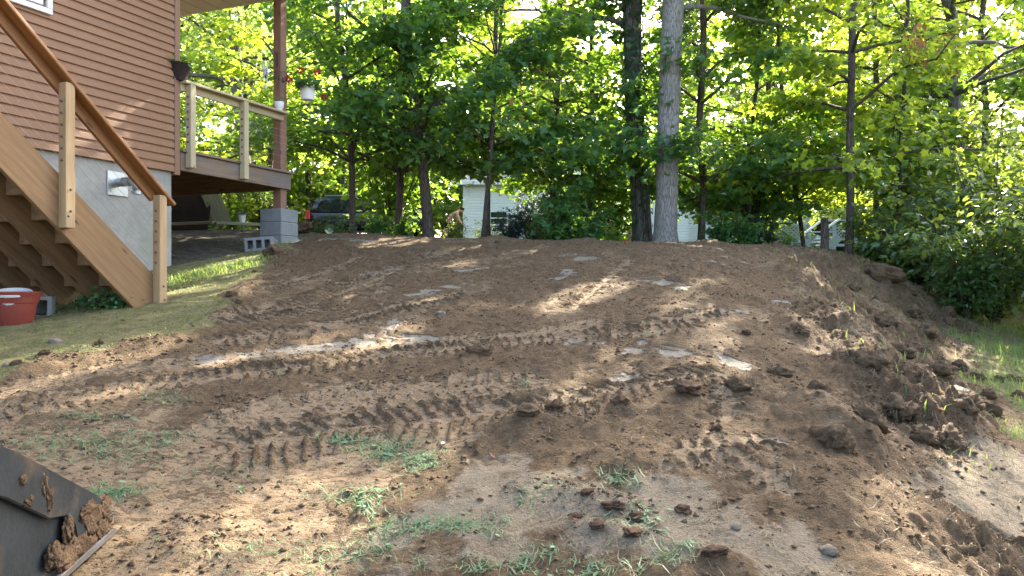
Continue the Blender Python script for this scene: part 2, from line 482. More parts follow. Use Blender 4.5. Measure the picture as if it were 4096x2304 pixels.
K = 2.5156                       # a 2576 px wide view of the photograph was measured
_YY = np.concatenate([np.arange(2.4, 16, 0.02)])
def ground_at(u, v, scale=K):
    """where the sight line through a measured point of the photograph meets the ground"""
    u = u / scale; v = v / scale
    dx = (u - 512) / FPX; dz = (288 - v) / FPX
    d = EYE + dz * _YY - base_z(dx * _YY, _YY)
    i = np.argmax(d <= 0)
    if d[i] > 0:
        i = np.argmin(d)
    return np.array([dx * _YY[i], _YY[i]])

def at(u, v, Y, scale=K):
    u = u / scale; v = v / scale
    return Vector(((u - 512) / FPX * Y, Y, EYE + (288 - v) / FPX * Y))

def spaced(a, b, f):
    out = [a]
    while out[-1] < b:
        out.append(out[-1] + f(out[-1]))
    return out
_xp = spaced(0.0, 3.0, lambda t: 0.0155) + spaced(3.03, 8.0, lambda t: 0.03)[0:] + spaced(8.15, 170, lambda t: 0.12 * (t - 7.0))
_xs = np.array(sorted(set([round(v, 5) for v in _xp] + [round(-v, 5) for v in _xp])))
_ys = np.array(sorted([round(v, 5) for v in spaced(2.6, 13.6, lambda t: 0.008 + 0.0021 * t) + spaced(13.75, 260, lambda t: 0.1 * (t - 12.2)) + [2.58 - v for v in spaced(0.03, 90, lambda t: 0.05 + t * 0.45)]]))
GX, GY = np.meshgrid(_xs, _ys)
GZ = base_z(GX, GY)

def poly_world(pts):
    return np.array([ground_at(*p) for p in pts])

def sd_poly(P):
    """signed distance to a polygon on the ground, negative inside"""
    d = np.full(GX.shape, 1e9); ins = np.zeros(GX.shape, bool)
    n = len(P)
    for i in range(n):
        a = P[i]; b = P[(i + 1) % n]
        e = b - a; L = (e ** 2).sum() + 1e-9
        t = np.clip(((GX - a[0]) * e[0] + (GY - a[1]) * e[1]) / L, 0, 1)
        d = np.minimum(d, np.hypot(GX - a[0] - t * e[0], GY - a[1] - t * e[1]))
        c = ((a[1] > GY) != (b[1] > GY)) & (GX < (b[0] - a[0]) * (GY - a[1]) / (b[1] - a[1] + 1e-12) + a[0])
        ins ^= c
    return np.where(ins, -d, d)

def line_st(P):
    """distance across (signed) and along to a polyline"""
    best = np.full(GX.shape, 1e9); S = np.zeros(GX.shape); T = np.zeros(GX.shape)
    acc = 0.0
    for i in range(len(P) - 1):
        a = P[i]; e = P[i + 1] - a; L = math.hypot(*e)
        t = np.clip(((GX - a[0]) * e[0] + (GY - a[1]) * e[1]) / (L * L + 1e-9), 0, 1)
        dx = GX - a[0] - t * e[0]; dy = GY - a[1] - t * e[1]
        d = np.hypot(dx, dy)
        m = d < best
        best = np.where(m, d, best)
        S = np.where(m, acc + ((GX - a[0]) * e[0] + (GY - a[1]) * e[1]) / (L + 1e-9), S)
        T = np.where(m, ((GY - a[1]) * e[0] - (GX - a[0]) * e[1]) / (L + 1e-9), T)
        acc += L
    return best, S, T

NEAR = (GX > -9) & (GX < 12) & (GY > 1.5) & (GY < 17)
wob = (fbm(GX * 1.7, GY * 1.7, 4, 3) - 0.5)
wob2 = (fbm(GX * 6, GY * 6, 4, 9) - 0.5)

# lawn beside the house, lawn right of the mound
sdL = sd_poly(poly_world([(0, 950), (90, 905), (300, 872), (470, 842), (565, 790), (600, 730), (655, 665), (735, 612), (660, 585), (440, 585)]) if False else
              np.vstack([poly_world([(0, 955), (90, 908), (300, 872), (470, 842), (568, 790), (602, 730), (655, 668), (742, 610)]), [(-3.35, 12.6), (-3.6, 14.5), (-9, 15), (-9, 5)]]))
lawnL = sstep(-(sdL + wob * 0.5 + wob2 * 0.25), -0.06, 0.10)
toe = 0.64 + 0.47 * GY
sdR = (toe + 0.25 - GX) / 1.1 + wob * 1.1 + wob2 * 0.4
lawnR = sstep(-sdR, -0.1, 0.35) * sstep(GY, 4.6, 5.6)
lawnR = np.where(GY > 13.2, np.maximum(lawnR, 0), lawnR)
beyond = sstep(GY, 13.2, 14.2)
lawn = np.clip(np.maximum(np.maximum(lawnL, lawnR), 0), 0, 1)

# sand: light trampled ground in front, sandy track bottom right
sdS = sd_poly(poly_world([(520, 1449), (760, 1350), (960, 1260), (1150, 1165), (1330, 1150), (1500, 1180), (1700, 1140), (1850, 1230), (2060, 1330), (2180, 1449)]))
sand = sstep(-(sdS + wob * 0.75 + wob2 * 0.45), -0.12, 0.22)
sdS2 = sd_poly(np.vstack([poly_world([(2170, 1235), (2300, 1175), (2480, 1130)]), [(6.0, 6.0), (9, 4), (6, 2.6)], poly_world([(2576, 1395), (2420, 1310)])]))
sand2 = sstep(-(sdS2 + wob * 0.3 + wob2 * 0.15), -0.05, 0.15)
sand = np.maximum(sand, sand2)
lawn = lawn * (1 - sand2 * 0.7)

# wheel and crawler tracks: smooth tan mud with lug prints
TR = [([(560, 800), (760, 770), (920, 715), (1040, 665), (1110, 640)], 0.42, 1.0),
      ([(600, 850), (780, 830), (980, 775), (1120, 745)], 0.30, 1.0),
      ([(0, 985), (250, 935), (520, 905), (760, 885), (1000, 868), (1250, 850), (1480, 815)], 0.26, 0.5),
      ([(420, 960), (700, 930), (980, 893), (1250, 865), (1520, 838), (1640, 830)], 0.24, 1.4),
      ([(0, 1030), (240, 995), (420, 965)], 0.28, 0.6),
      ([(640, 1125), (880, 1080), (1120, 1055), (1330, 1030), (1520, 995), (1680, 960), (1760, 950)], 0.30, 1.2),
      ([(420, 1120), (620, 1060), (840, 1010), (1080, 985), (1300, 965)], 0.30, 0.5),
      ([(1600, 820), (1720, 800), (1800, 780)], 0.2, 1.0),
      ([(1760, 1150), (1840, 1135), (1900, 1120)], 0.22, 1.6),
      ([(1820, 1000), (1840, 1100), (1880, 1180), (1960, 1230)], 0.16, 1.3),
      ([(1450, 770), (1530, 700), (1580, 655)], 0.2, 1.0),
      ([(690, 720), (800, 690), (900, 650)], 0.24, 1.0)]
mud = np.zeros(GX.shape); lug = np.zeros(GX.shape)
for i, (P, w, amp) in enumerate(TR):
    d, S, T = line_st(poly_world(P))
    mk = sstep(-(d + wob2 * 0.30 + wob * 0.12), -w - 0.04, -w + 0.16)
    mud = np.maximum(mud, mk * (0.55 + 0.45 * sstep(wob2 + wob, -0.25, 0.05)))
    ph = S / 0.085 + np.abs(T) * 3.4 * (1 if i % 2 else -1) + wob2 * 0.9
    bar = sstep(np.abs((ph % 1.0) - 0.5), 0.32, 0.46) * sstep(np.abs(T + wob2 * 0.05), 0.015, 0.05)
    brk = sstep(vnoise(GX * 7, GY * 7, 31 + i), 0.12, 0.35)
    lug = np.maximum(lug, mk * bar * amp * brk)
mud *= (1 - lawn)
lugn = np.clip(lug, 0, 1)
# general compacted mud in the middle foreground
sdM = sd_poly(np.vstack([poly_world([(0, 1000), (380, 985), (700, 975), (1250, 965), (1440, 1060), (1230, 1130), (1080, 1230), (1000, 1449)]), [(-0.3, 2.3), (-3.5, 2.3)]]))
mud = np.maximum(mud, 0.72 * sstep(-(sdM + wob * 1.2 + wob2 * 0.8), -0.05, 0.2))
# smaller random smears all over the mound
sm = sstep(fbm(GX * 2.3 + 5, GY * 1.3 + 2, 4, 71), 0.50, 0.68)
mud = np.maximum(mud, 0.6 * sm * (1 - lawn) * (1 - sand))

mud = mud * (1 - 0.9 * lugn)
# grey wet clay smears
CL = [([(478, 907), (640, 888), (790, 874), (930, 857), (1075, 846)], 0.085), ([(1050, 742), (1110, 724), (1172, 712)], 0.10),
      ([(1165, 682), (1215, 672)], 0.08), ([(930, 690), (990, 680)], 0.08), ([(975, 826), (1015, 800)], 0.09), ([(1402, 712), (1440, 680)], 0.09),
      ([(1370, 705), (1385, 700)], 0.05), ([(1600, 872), (1680, 885)], 0.13), ([(1495, 915), (1560, 940)], 0.10), ([(1430, 850), (1490, 868)], 0.1),
      ([(1720, 772), (1800, 775)], 0.07), ([(1850, 780), (1900, 785)], 0.07), ([(1940, 770), (1980, 768)], 0.07), ([(1990, 840), (2060, 845)], 0.06),
      ([(1810, 890), (1850, 915)], 0.06), ([(1940, 1108), (1985, 1110)], 0.06), ([(540, 955), (580, 950)], 0.06), ([(830, 602), (930, 604)], 0.10),
      ([(1430, 640), (1490, 652)], 0.12), ([(1640, 700), (1700, 722)], 0.1), ([(1760, 655), (1800, 660)], 0.12), ([(2110, 905), (2150, 940)], 0.05)]
clay = np.zeros(GX.shape)
for P, w in CL:
    w = w * 1.45
    d, S, T = line_st(poly_world(P))
    clay = np.maximum(clay, sstep(-(d + wob2 * 0.30 + wob * 0.12), -w, -w + 0.06))
clay *= (1 - lawn) * (0.35 + 0.65 * sstep(fbm(GX * 8, GY * 13, 3, 67), 0.40, 0.55))

# loose windrows and ridges
RD = [([(20, 935), (110, 905), (260, 875), (420, 850), (560, 800), (600, 740), (640, 690), (700, 640), (760, 600)], 0.16, 0.045),
      ([(760, 862), (900, 842), (1100, 815), (1300, 790)], 0.13, 0.05), ([(560, 1048), (760, 1005), (960, 975), (1250, 930), (1480, 885)], 0.12, 0.05),
      ([(1250, 1100), (1400, 1075), (1620, 1040), (1780, 1000)], 0.17, 0.06), ([(1000, 890), (1200, 880), (1400, 860)], 0.08, 0.02),
      ([(1560, 1170), (1760, 1120), (1960, 1180), (2160, 1270), (2360, 1330), (2576, 1420)], 0.22, 0.07), ([(300, 1290), (420, 1330), (560, 1360)], 0.2, 0.03),
      ([(1340, 1230), (1500, 1270), (1620, 1310)], 0.14, 0.05), ([(1450, 1330), (1600, 1370)], 0.10, 0.05), ([(1760, 1425), (1840, 1440)], 0.10, 0.05),
      ([(1640, 690), (1760, 720), (1900, 760)], 0.16, 0.05), ([(1020, 640), (1060, 680), (1000, 720)], 0.18, 0.05), ([(2150, 1300), (2300, 1350), (2460, 1440)], 0.2, 0.06)]
ridge = np.zeros(GX.shape); rdm = np.zeros(GX.shape)
for P, w, h in RD:
    d, S, T = line_st(poly_world(P))
    g = np.exp(-((d + wob2 * 0.12) / w) ** 2)
    ridge = np.maximum(ridge, g * h * (0.35 + 1.3 * fbm(GX * 7, GY * 7, 3, 44)))
    rdm = np.maximum(rdm, g)
# sod lumps along the shoulder and the right flank
LU = [(1960, 672, .50, .16), (2010, 712, .30, .15), (2035, 752, .28, .14), (2120, 850, .30, .15), (2180, 880, .36, .16), (2215, 930, .30, .15), (2140, 960, .26, .12),
      (2250, 1000, .26, .13), (2310, 1060, .24, .14), (2390, 1085, .28, .16), (2060, 800, .25, .1), (2150, 770, .3, .1), (2230, 790, .3, .11), (2290, 850, .26, .1),
      (2330, 930, .24, .12), (2110, 1090, .24, .12), (2180, 1130, .18, .08), (2000, 830, .24, .09), (1900, 1010, .22, .05), (1780, 985, .22, .05), (1600, 1000, .2, .03),
      (1500, 885, .16, .03), (1180, 905, .12, .05), (760, 585, .3, .13), (700, 632, .22, .09), (1790, 600, .25, .05), (2050, 640, .4, .06), (1470, 610, .3, .06),
      (1250, 597, .3, .06), (2440, 1060, .2, .1), (2330, 1000, .2, .1), (1330, 1080, .16, .07), (1950, 1020, .2, .07), (2060, 1050, .2, .07)]
lump = np.zeros(GX.shape)
for u, v, r, h in LU:
    p = ground_at(u, v)
    d2 = ((GX - p[0]) ** 2 + (GY - p[1]) ** 2) / (r * r)
    lump += h * np.exp(-d2 * (0.7 + 0.9 * fbm(GX * 5, GY * 5, 3, int(u)))) * (d2 < 9)

flank = sstep(GX - (0.9 + 0.22 * GY), -0.2, 0.9) * sstep(toe + 0.15 - GX, -0.2, 0.3)
loose = np.clip((1 - lawn) * (1 - sand * 0.85) * (1 - mud * 0.9), 0, 1) * (1 - clay)
loose = np.clip(np.maximum(loose, rdm * (1 - lawn * 0.8)), 0, 1)
ridged = 1 - np.abs(2 * fbm(GX * 5.5, GY * 5.5, 4, 12) - 1)
crumb = fbm(GX * 17, GY * 17, 3, 5)
rough = (fbm(GX * 2.6, GY * 2.6, 4, 8) - 0.5) * 0.10 + (ridged - 0.72) * 0.06 + (crumb - 0.5) * 0.060 + sstep(fbm(GX * 12, GY * 12, 2, 21), 0.58, 0.72) * 0.030 + sstep(fbm(GX * 22, GY * 22, 2, 23), 0.60, 0.72) * 0.018
dz = loose * rough * (0.42 + 1.1 * flank) + ridge * 0.6 + lump * (0.7 + 0.6 * fbm(GX * 9, GY * 9, 3, 77))
dz += lug * 0.013 * (0.5 + fbm(GX * 8, GY * 8, 2, 91)) * (1 - clay) + (1 - loose) * (wob2 * 0.020 + (fbm(GX * 15, GY * 15, 3, 6) - 0.5) * 0.014) * (1 - clay * 0.8)
dz += sand * (fbm(GX * 4, GY * 4, 3, 15) - 0.5) * 0.03 - clay * 0.010 - mud * 0.012
dz += sand2 * 0.012 * np.sin((GX * 0.9 + GY * 0.45) * 26 + wob * 9) * sstep(vnoise(GX * 3, GY * 3, 3), 0.3, 0.6)
dz *= sstep(GY, -4, 2) * (1 - 0.75 * beyond)
dz = np.where(NEAR, dz, 0.0)
GZ = GZ + dz

def gz(x, y):
    i = np.clip(np.searchsorted(_xs, x) - 1, 0, len(_xs) - 2); j = np.clip(np.searchsorted(_ys, y) - 1, 0, len(_ys) - 2)
    fx = np.clip((x - _xs[i]) / (_xs[i + 1] - _xs[i]), 0, 1); fy = np.clip((y - _ys[j]) / (_ys[j + 1] - _ys[j]), 0, 1)
    return (GZ[j, i] * (1 - fx) + GZ[j, i + 1] * fx) * (1 - fy) + (GZ[j + 1, i] * (1 - fx) + GZ[j + 1, i + 1] * fx) * fy

def gsample(A, x, y):
    i = np.clip(np.searchsorted(_xs, x) - 1, 0, len(_xs) - 2); j = np.clip(np.searchsorted(_ys, y) - 1, 0, len(_ys) - 2)
    return A[j, i]

_ny, _nx = GX.shape
_i = np.arange(_ny - 1)[:, None] * _nx + np.arange(_nx - 1)[None, :]
GF = np.stack([_i, _i + 1, _i + _nx + 1, _i + _nx], -1).reshape(-1, 4)
gme = mesh_np('ground', np.stack([GX, GY, GZ], -1).reshape(-1, 3), GF, None, True)
def put_attr(me, name, *ch):
    a = me.attributes.new(name, 'FLOAT_COLOR', 'POINT')
    c = np.zeros((len(me.vertices), 4), np.float32)
    for k, arr in enumerate(ch):
        c[:, k] = np.clip(arr, 0, 1).ravel()
    a.data.foreach_set('color', c.ravel())
forest = np.clip(beyond + sstep(np.abs(GX), 11, 13) + sstep(-GY, 4, 8), 0, 1)
under = sstep(-(GX + 4.1 - 0.42 * (GY - 10.3)), 0.0, 0.3) * sstep(GY, 9.6, 10.4)      # bare ground below the deck
put_attr(gme, 'soil', mud, clay, sand, lawn)
put_attr(gme, 'extra', forest, under, flank, rdm)

m, nt = newmat('ground_soil')
tc = nd(nt, 'ShaderNodeTexCoord').outputs['Object']
A1 = nd(nt, 'ShaderNodeAttribute', attribute_name='soil'); A2 = nd(nt, 'ShaderNodeAttribute', attribute_name='extra')
s1 = nd(nt, 'ShaderNodeSeparateColor', {0: A1.outputs['Color']}); s2 = nd(nt, 'ShaderNodeSeparateColor', {0: A2.outputs['Color']})
n_f = noise(nt, tc, 55, 6, 0.68); n_m = noise(nt, tc, 9, 6, 0.62); n_l = noise(nt, tc, 1.3, 4, 0.55); n_g = noise(nt, tc, 150, 4, 0.7)
jit = mth(nt, 'MULTIPLY', mth(nt, 'SUBTRACT', mth(nt, 'ADD', mth(nt, 'MULTIPLY', n_m, 0.6), mth(nt, 'MULTIPLY', n_f, 0.4)), 0.5), 1.3)
def edge(s, a=0.28, b=0.78):
    return maprange(nt, mth(nt, 'ADD', s, jit), a, b)
loosec = ramp(nt, mth(nt, 'ADD', mth(nt, 'MULTIPLY', n_f, 0.55), mth(nt, 'MULTIPLY', n_m, 0.45)), [(0.28, (0.092, 0.060, 0.033)), (0.5, (0.162, 0.109, 0.060)), (0.72, (0.228, 0.160, 0.092))])
loosec = mixc(nt, maprange(nt, n_l, 0.40, 0.66, 0, 0.55), loosec, (0.195, 0.131, 0.072), 'MIX')
mudc = ramp(nt, mth(nt, 'ADD', mth(nt, 'MULTIPLY', n_m, 0.7), mth(nt, 'MULTIPLY', n_f, 0.3)), [(0.33, (0.175, 0.120, 0.068)), (0.66, (0.242, 0.174, 0.103))])
clayc = ramp(nt, n_m, [(0.3, (0.175, 0.145, 0.104)), (0.7, (0.235, 0.205, 0.160))])
sandc = ramp(nt, mth(nt, 'ADD', mth(nt, 'MULTIPLY', n_m, 0.5), mth(nt, 'MULTIPLY', n_f, 0.5)), [(0.32, (0.20, 0.155, 0.098)), (0.5, (0.295, 0.235, 0.155)), (0.68, (0.37, 0.305, 0.21))])
mossc = ramp(nt, mth(nt, 'ADD', mth(nt, 'MULTIPLY', n_m, 0.5), mth(nt, 'MULTIPLY', n_f, 0.5)), [(0.36, (0.11, 0.112, 0.038)), (0.5, (0.225, 0.205, 0.088)), (0.64, (0.33, 0.27, 0.16))])
litter = ramp(nt, mth(nt, 'ADD', mth(nt, 'MULTIPLY', n_m, 0.5), mth(nt, 'MULTIPLY', n_f, 0.5)), [(0.36, (0.05, 0.045, 0.02)), (0.5, (0.09, 0.095, 0.035)), (0.64, (0.16, 0.14, 0.07))])
bare = ramp(nt, mth(nt, 'ADD', mth(nt, 'MULTIPLY', n_m, 0.5), mth(nt, 'MULTIPLY', n_f, 0.5)), [(0.34, (0.06, 0.048, 0.036)), (0.52, (0.13, 0.11, 0.085)), (0.66, (0.24, 0.21, 0.17))])
tcs = nd(nt, 'ShaderNodeMapping', {'Vector': tc, 'Scale': (0.7, 1.25, 1.0)}).outputs[0]
fl1 = noise(nt, tcs, 21, 6, 0.66); fl2 = noise(nt, tcs, 48, 4, 0.62)
fleck = mth(nt, 'MAXIMUM', maprange(nt, fl1, 0.555, 0.61), mth(nt, 'MULTIPLY', maprange(nt, fl2, 0.58, 0.63), 0.8))
darkc = mixc(nt, n_f, (0.062, 0.039, 0.021), (0.115, 0.074, 0.040))
mudc = mixc(nt, mth(nt, 'MULTIPLY', fleck, 0.5), mudc, darkc)
sandc = mixc(nt, mth(nt, 'MULTIPLY', fleck, 0.35), sandc, (0.12, 0.09, 0.055))
loosec = mixc(nt, mth(nt, 'MULTIPLY', fleck, 0.40), loosec, darkc)
c = mixc(nt, edge(s1.outputs[2]), loosec, sandc)
c = mixc(nt, edge(s1.outputs[0]), c, mudc)
c = mixc(nt, edge(s1.outputs[1], 0.35, 0.75), c, clayc)
c = mixc(nt, edge(A1.outputs['Alpha']), c, mossc)
c = mixc(nt, s2.outputs[0], c, litter)
c = mixc(nt, edge(s2.outputs[1]), c, bare)
vs = nd(nt, 'ShaderNodeTexVoronoi', {'Vector': tc, 'Scale': 16.0}).outputs['Distance']
c = mixc(nt, mth(nt, 'MULTIPLY', maprange(nt, vs, 0.07, 0.12, 0.85, 0.0), maprange(nt, n_l, 0.5, 0.6)), c, (0.36, 0.33, 0.28))
smooth_m = mth(nt, 'MAXIMUM', edge(s1.outputs[0]), edge(s1.outputs[1]))
hgt = mth(nt, 'ADD', mth(nt, 'MULTIPLY', n_f, 0.7), mth(nt, 'ADD', mth(nt, 'MULTIPLY', n_g, 0.55), mth(nt, 'MULTIPLY', n_m, 0.9)))
hgt = mth(nt, 'MULTIPLY', hgt, maprange(nt, smooth_m, 0.0, 1.0, 1.0, 0.30))
hgt = mth(nt, 'ADD', hgt, mth(nt, 'MULTIPLY', fleck, 0.30))
rgh = maprange(nt, edge(s1.outputs[1], 0.4, 0.55), 0, 1, 0.93, 0.80)
finish(nt, c, rgh, hgt, 0.045, 1.0, 0.12)
gme.materials.append(m)
M['ground'] = m
ground = tag(link('ground', gme), kind='structure')
# gaps in the canopy where the sun comes through: measured sunlit spots of the photograph and their radius in metres
SPOTS = [(440, 735, .14), (470, 700, .24), (520, 690, .26), (560, 676, .24), (605, 656, .20), (490, 906, .15), (570, 899, .12), (880, 868, .2), (935, 860, .2), (120, 985, .22), (60, 1000, .16), (300, 945, .16), (200, 965, .14),
         (1430, 760, .2), (1460, 740, .16), (1505, 712, .10), (1540, 935, .10), (1490, 920, .10), (2000, 680, .26), (2030, 720, .2), (2050, 850, .2), (2150, 880, .22), (1790, 800, .12), (1800, 850, .12), (1840, 1100, .12), (2210, 1370, .16), (2300, 1390, .2),
         (2470, 1160, .3), (2540, 1200, .3), (2510, 1060, .2), (1000, 606, .3), (2130, 905, .2), (620, 1270, .10), (1440, 985, .10)]
SHAFTS = []
for u, v, r_ in SPOTS:
    q = ground_at(u, v); SHAFTS.append((np.array([q[0], q[1], float(base_z(q[0], q[1]))]), r_ * 1.35))
for q, r_ in (((8.0, 10.2, 3.0), .9), ((9.8, 12.0, 4.0), 1.2), ((7.6, 12.6, 3.6), .8), ((7.4, 10.0, 2.0), .5)):
    SHAFTS.append((np.array(q), r_))
def not_in_shaft(P):
    k = np.ones(len(P), bool)
    for q, r_ in SHAFTS:
        d = P - q; s = d @ SUNV
        k &= ~((((d - s[:, None] * SUNV) ** 2).sum(1) < r_ * r_) & (s > 1.5))
    return k
# ------------------------------------------------------------------ the house corner with siding, foundation, window, porch roof
HC = (-4.31, 10.3, 0.0); HD = (0.387, 0.922); HROT = math.atan2(HD[1], HD[0])
def hw(lx, ly, z):
    """house-aligned coordinates to the world: lx along the wall away from the viewer, ly into the house"""
    return Vector((HC[0] + lx * HD[0] - ly * HD[1], HC[1] + lx * HD[1] + ly * HD[0], z))

house = thing('house', 'tan vinyl sided house on a grey concrete foundation at left', 'house', HC, HROT)
box('foundation', -7.5, -0.055, 0.03, 6.0, 0.6, 3.10, 'concrete', house, 0.015)
box('wall_core', -7.5, -0.03, 0.012, 6.0, 3.103, 6.25, 'siding_trim', house, 0)
def siding_mesh(L, h, mat, out=0.017, inn=0.003):
    prof = [(-inn, h + 0.014), (-inn - 0.001, h * 0.86), (-out * 0.55, h * 0.74), (-out + 0.001, h * 0.66), (-out, 0.004), (-out + 0.003, 0.0), (0.004, 0.0), (0.004, h + 0.014)]
    return poly_prism('siding_board', prof, 0, 0, L, mat)
sme = siding_mesh(7.43, 0.1012, 'siding', 0.023, 0.003)
for i in range(31):
    link('siding_board', sme, house, (-7.5, 0.0, 3.085 + 0.1012 * i))
box('corner_trim', -0.068, 0.022, -0.032, 0.06, 3.05, 6.25, 'siding_trim', house, 0.006)
box('corner_trim', -0.055, 0.0225, 0.0605, 0.11, 3.05, 6.25, 'siding_trim', house, 0.006)
# window: bottom right corner at lx -1.79, z 4.54
win = box('window', -3.2, -1.79, -0.06, -0.018, 4.54, 4.60, 'white_trim', house, 0.006)
def sub(o, parent):
    """re-parent a part built in its thing's space under another part"""
    mw = o.matrix_basis.copy(); o.parent = parent
    o.matrix_basis = parent.matrix_basis.inverted() @ mw
    return o
sub(box('frame', -1.85, -1.79, -0.06, -0.018, 4.602, 6.1, 'white_trim', house, 0.006), win)
sub(box('frame', -3.2, -3.14, -0.06, -0.018, 4.602, 6.1, 'white_trim', house, 0.006), win)
sub(box('sash', -3.1, -1.89, -0.045, -0.018, 4.62, 4.68, 'white_trim', house, 0.006), win)
sub(box('sash', -1.94, -1.89, -0.046, -0.018, 4.682, 6.1, 'white_trim', house, 0.006), win)
sub(box('pane', -3.12, -1.90, -0.034, -0.02, 4.64, 6.1, 'glass', house, 0), win)
# exhaust pipe on the foundation
vp = box('vent_plate', -1.04, -0.75, 0.012, 0.028, 2.69, 2.98, 'steel', house, 0.006)
def hpath(pts, rad, name, mat, parent, sides=12):
    return tube(name, pts, rad, mat, parent, sides)
a = [(-0.90, 0.02, 2.85), (-0.90, -0.20, 2.85), (-0.90, -0.25, 2.842), (-0.90, -0.285, 2.81), (-0.90, -0.295, 2.76), (-0.90, -0.295, 2.70)]
hpath(a, [0.052, 0.052, 0.052, 0.052, 0.052, 0.054], 'vent_pipe', 'steel', house, 16)
for q in (0.03, -0.10, -0.19):
    hpath([(-0.90, q + 0.012, 2.85), (-0.90, q - 0.012, 2.85)], [0.058, 0.058], 'pipe_collar', 'steel', house, 16)
hpath([(-0.90, -0.295, 2.735), (-0.90, -0.295, 2.695)], [0.06, 0.06], 'pipe_collar', 'steel', house, 16)
# porch roof over the deck
box('porch_soffit', 1.72, 2.32, -0.42, 6.0, 6.12, 6.16, 'soffit', house, 0.003)
for i in range(14):
    box('soffit_seam', 1.73, 2.30, -0.40 + i * 0.3, -0.393 + i * 0.3, 6.116, 6.1195, 'fascia', house, 0)
box('porch_ceiling', 0.03, 1.715, -0.42, 6.0, 6.105, 6.16, 'fascia', house, 0.004)
box('roof_slab', -7.6, 2.45, -0.5, 6.3, 6.26, 6.42, 'shingle', house, 0.01)
box('eave_board', -7.6, 2.36, -0.46, -0.43, 6.10, 6.255, 'fascia', house, 0.004)
box('end_wall', -0.028, 0.0, 0.115, 6.0, 3.10, 6.10, 'siding', house, 0.0)

# ------------------------------------------------------------------ wooden staircase along the wall
stair = thing('wooden_staircase', 'brown wooden staircase with cable railing running down the house wall', 'staircase', HC, HROT)
SL = 0.84
def sz(lx): return 1.73 + SL * (-2.17 - lx)          # top edge of the stringers
cs, sn = math.cos(math.atan(SL)), math.sin(math.atan(SL))
def stringer(ly0, ly1, mat):
    d = 0.285 / cs
    x0, x1 = -5.0, -2.105
    pts = [(x0, sz(x0)), (x1, sz(x1)), (x1, 1.28), (x1 - 0.13, 1.28), (x0, sz(x0) - d)]
    # local x along the slope so the grain follows the board
    o = poly_prism('stringer', [((p[0] + 2.1) * cs - (p[1] - 1.7) * sn, (p[0] + 2.1) * sn + (p[1] - 1.7) * cs) for p in pts], 1, ly0, ly1, mat, 0.003)
    ob = link('stringer', o, stair, (-2.1, 0, 1.7), (0, math.atan(SL), 0))
    return ob
stringer(-1.905, -1.862, 'stair_wood')
for ly in (-1.42, -0.95, -0.48, -0.08):
    stringer(ly - 0.021, ly + 0.021, 'under_wood')
rise, run = 0.19, 0.19 / SL
for i in range(13):
    xf = -2.13 - run * i
    zt = sz(xf) - 0.045
    if zt - rise < 1.32: continue
    for k in range(2):
        box('tread', xf - run * (k + 1) / 2 - (0.0 if k else 0.0) + 0.004, xf - run * k / 2, -1.858, -0.03, zt - 0.036, zt, 'under_wood', stair, 0.003)
    box('riser', xf - run - 0.018, xf - run + 0.0, -1.857, -0.031, zt - 0.034, zt + rise - 0.038, 'under_wood', stair, 0.002)
def vpost(name, lx0, lx1, ly0, ly1, z0, z1, mat, parent):
    return board(name, ((lx0 + lx1) / 2, (ly0 + ly1) / 2, z0), ((lx0 + lx1) / 2, (ly0 + ly1) / 2, z1), lx1 - lx0, ly1 - ly0, mat, parent, up=(1, 0, 0))
def rz_(lx): return 2.49 + SL * (-2.13 - lx)          # underside of the rail cap
newel = vpost('newel_post', -2.175, -2.086, -1.995, -1.906, 1.38, rz_(-2.12) - 0.005, 'post_wood', stair)
mid = vpost('railing_post', -3.155, -3.066, -1.995, -1.906, sz(-3.11) - 0.42, rz_(-3.11) - 0.005, 'post_wood', stair)
up3 = vpost('railing_post', -4.135, -4.046, -1.995, -1.906, sz(-4.09) - 0.42, rz_(-4.09) - 0.005, 'post_wood', stair)
board('rail_board', (-4.9, -1.885, rz_(-4.9) - 0.055), (-2.15, -1.885, rz_(-2.15) - 0.055), 0.089, 0.038, 'rail_wood', stair)
board('rail_cap', (-4.9, -1.94, rz_(-4.9) + 0.025), (-1.99, -1.94, rz_(-1.99) + 0.025), 0.036, 0.14, 'rail_wood', stair, bev=0.008)
for k in range(7):
    z = -0.20 - 0.098 * k
    pts = [(lx, -1.95, rz_(lx) + z) for lx in (-4.9, -4.09, -3.11, -2.13)]
    tube('cable', pts, 0.0019, 'cable', stair, 5)
fme = lathe_mesh('cable_fitting', [(0.0, 0.012), (0.006, 0.011), (0.010, 0.004), (0.011, 0.0)], 'bolt', 8)
for P, lxp, nk in ((newel, -2.176, 6), (mid, -3.156, 6), (up3, -4.136, 6)):
    for k in range(nk):
        f = link('cable_fitting', fme, stair, (lxp, -1.95, rz_(lxp) - 0.20 - 0.098 * k), (0, R(-90), 0)); sub(f, P)
for lxp, zz in ((-3.11, -0.30), (-3.11, -0.12), (-3.13, -0.36), (-2.13, -0.1), (-2.12, -0.22)):
    P = mid if lxp < -3 else newel
    f = link('bolt', fme, stair, (lxp, -1.996, sz(lxp) + zz + 0.02), (R(90), 0, 0)); sub(f, P)

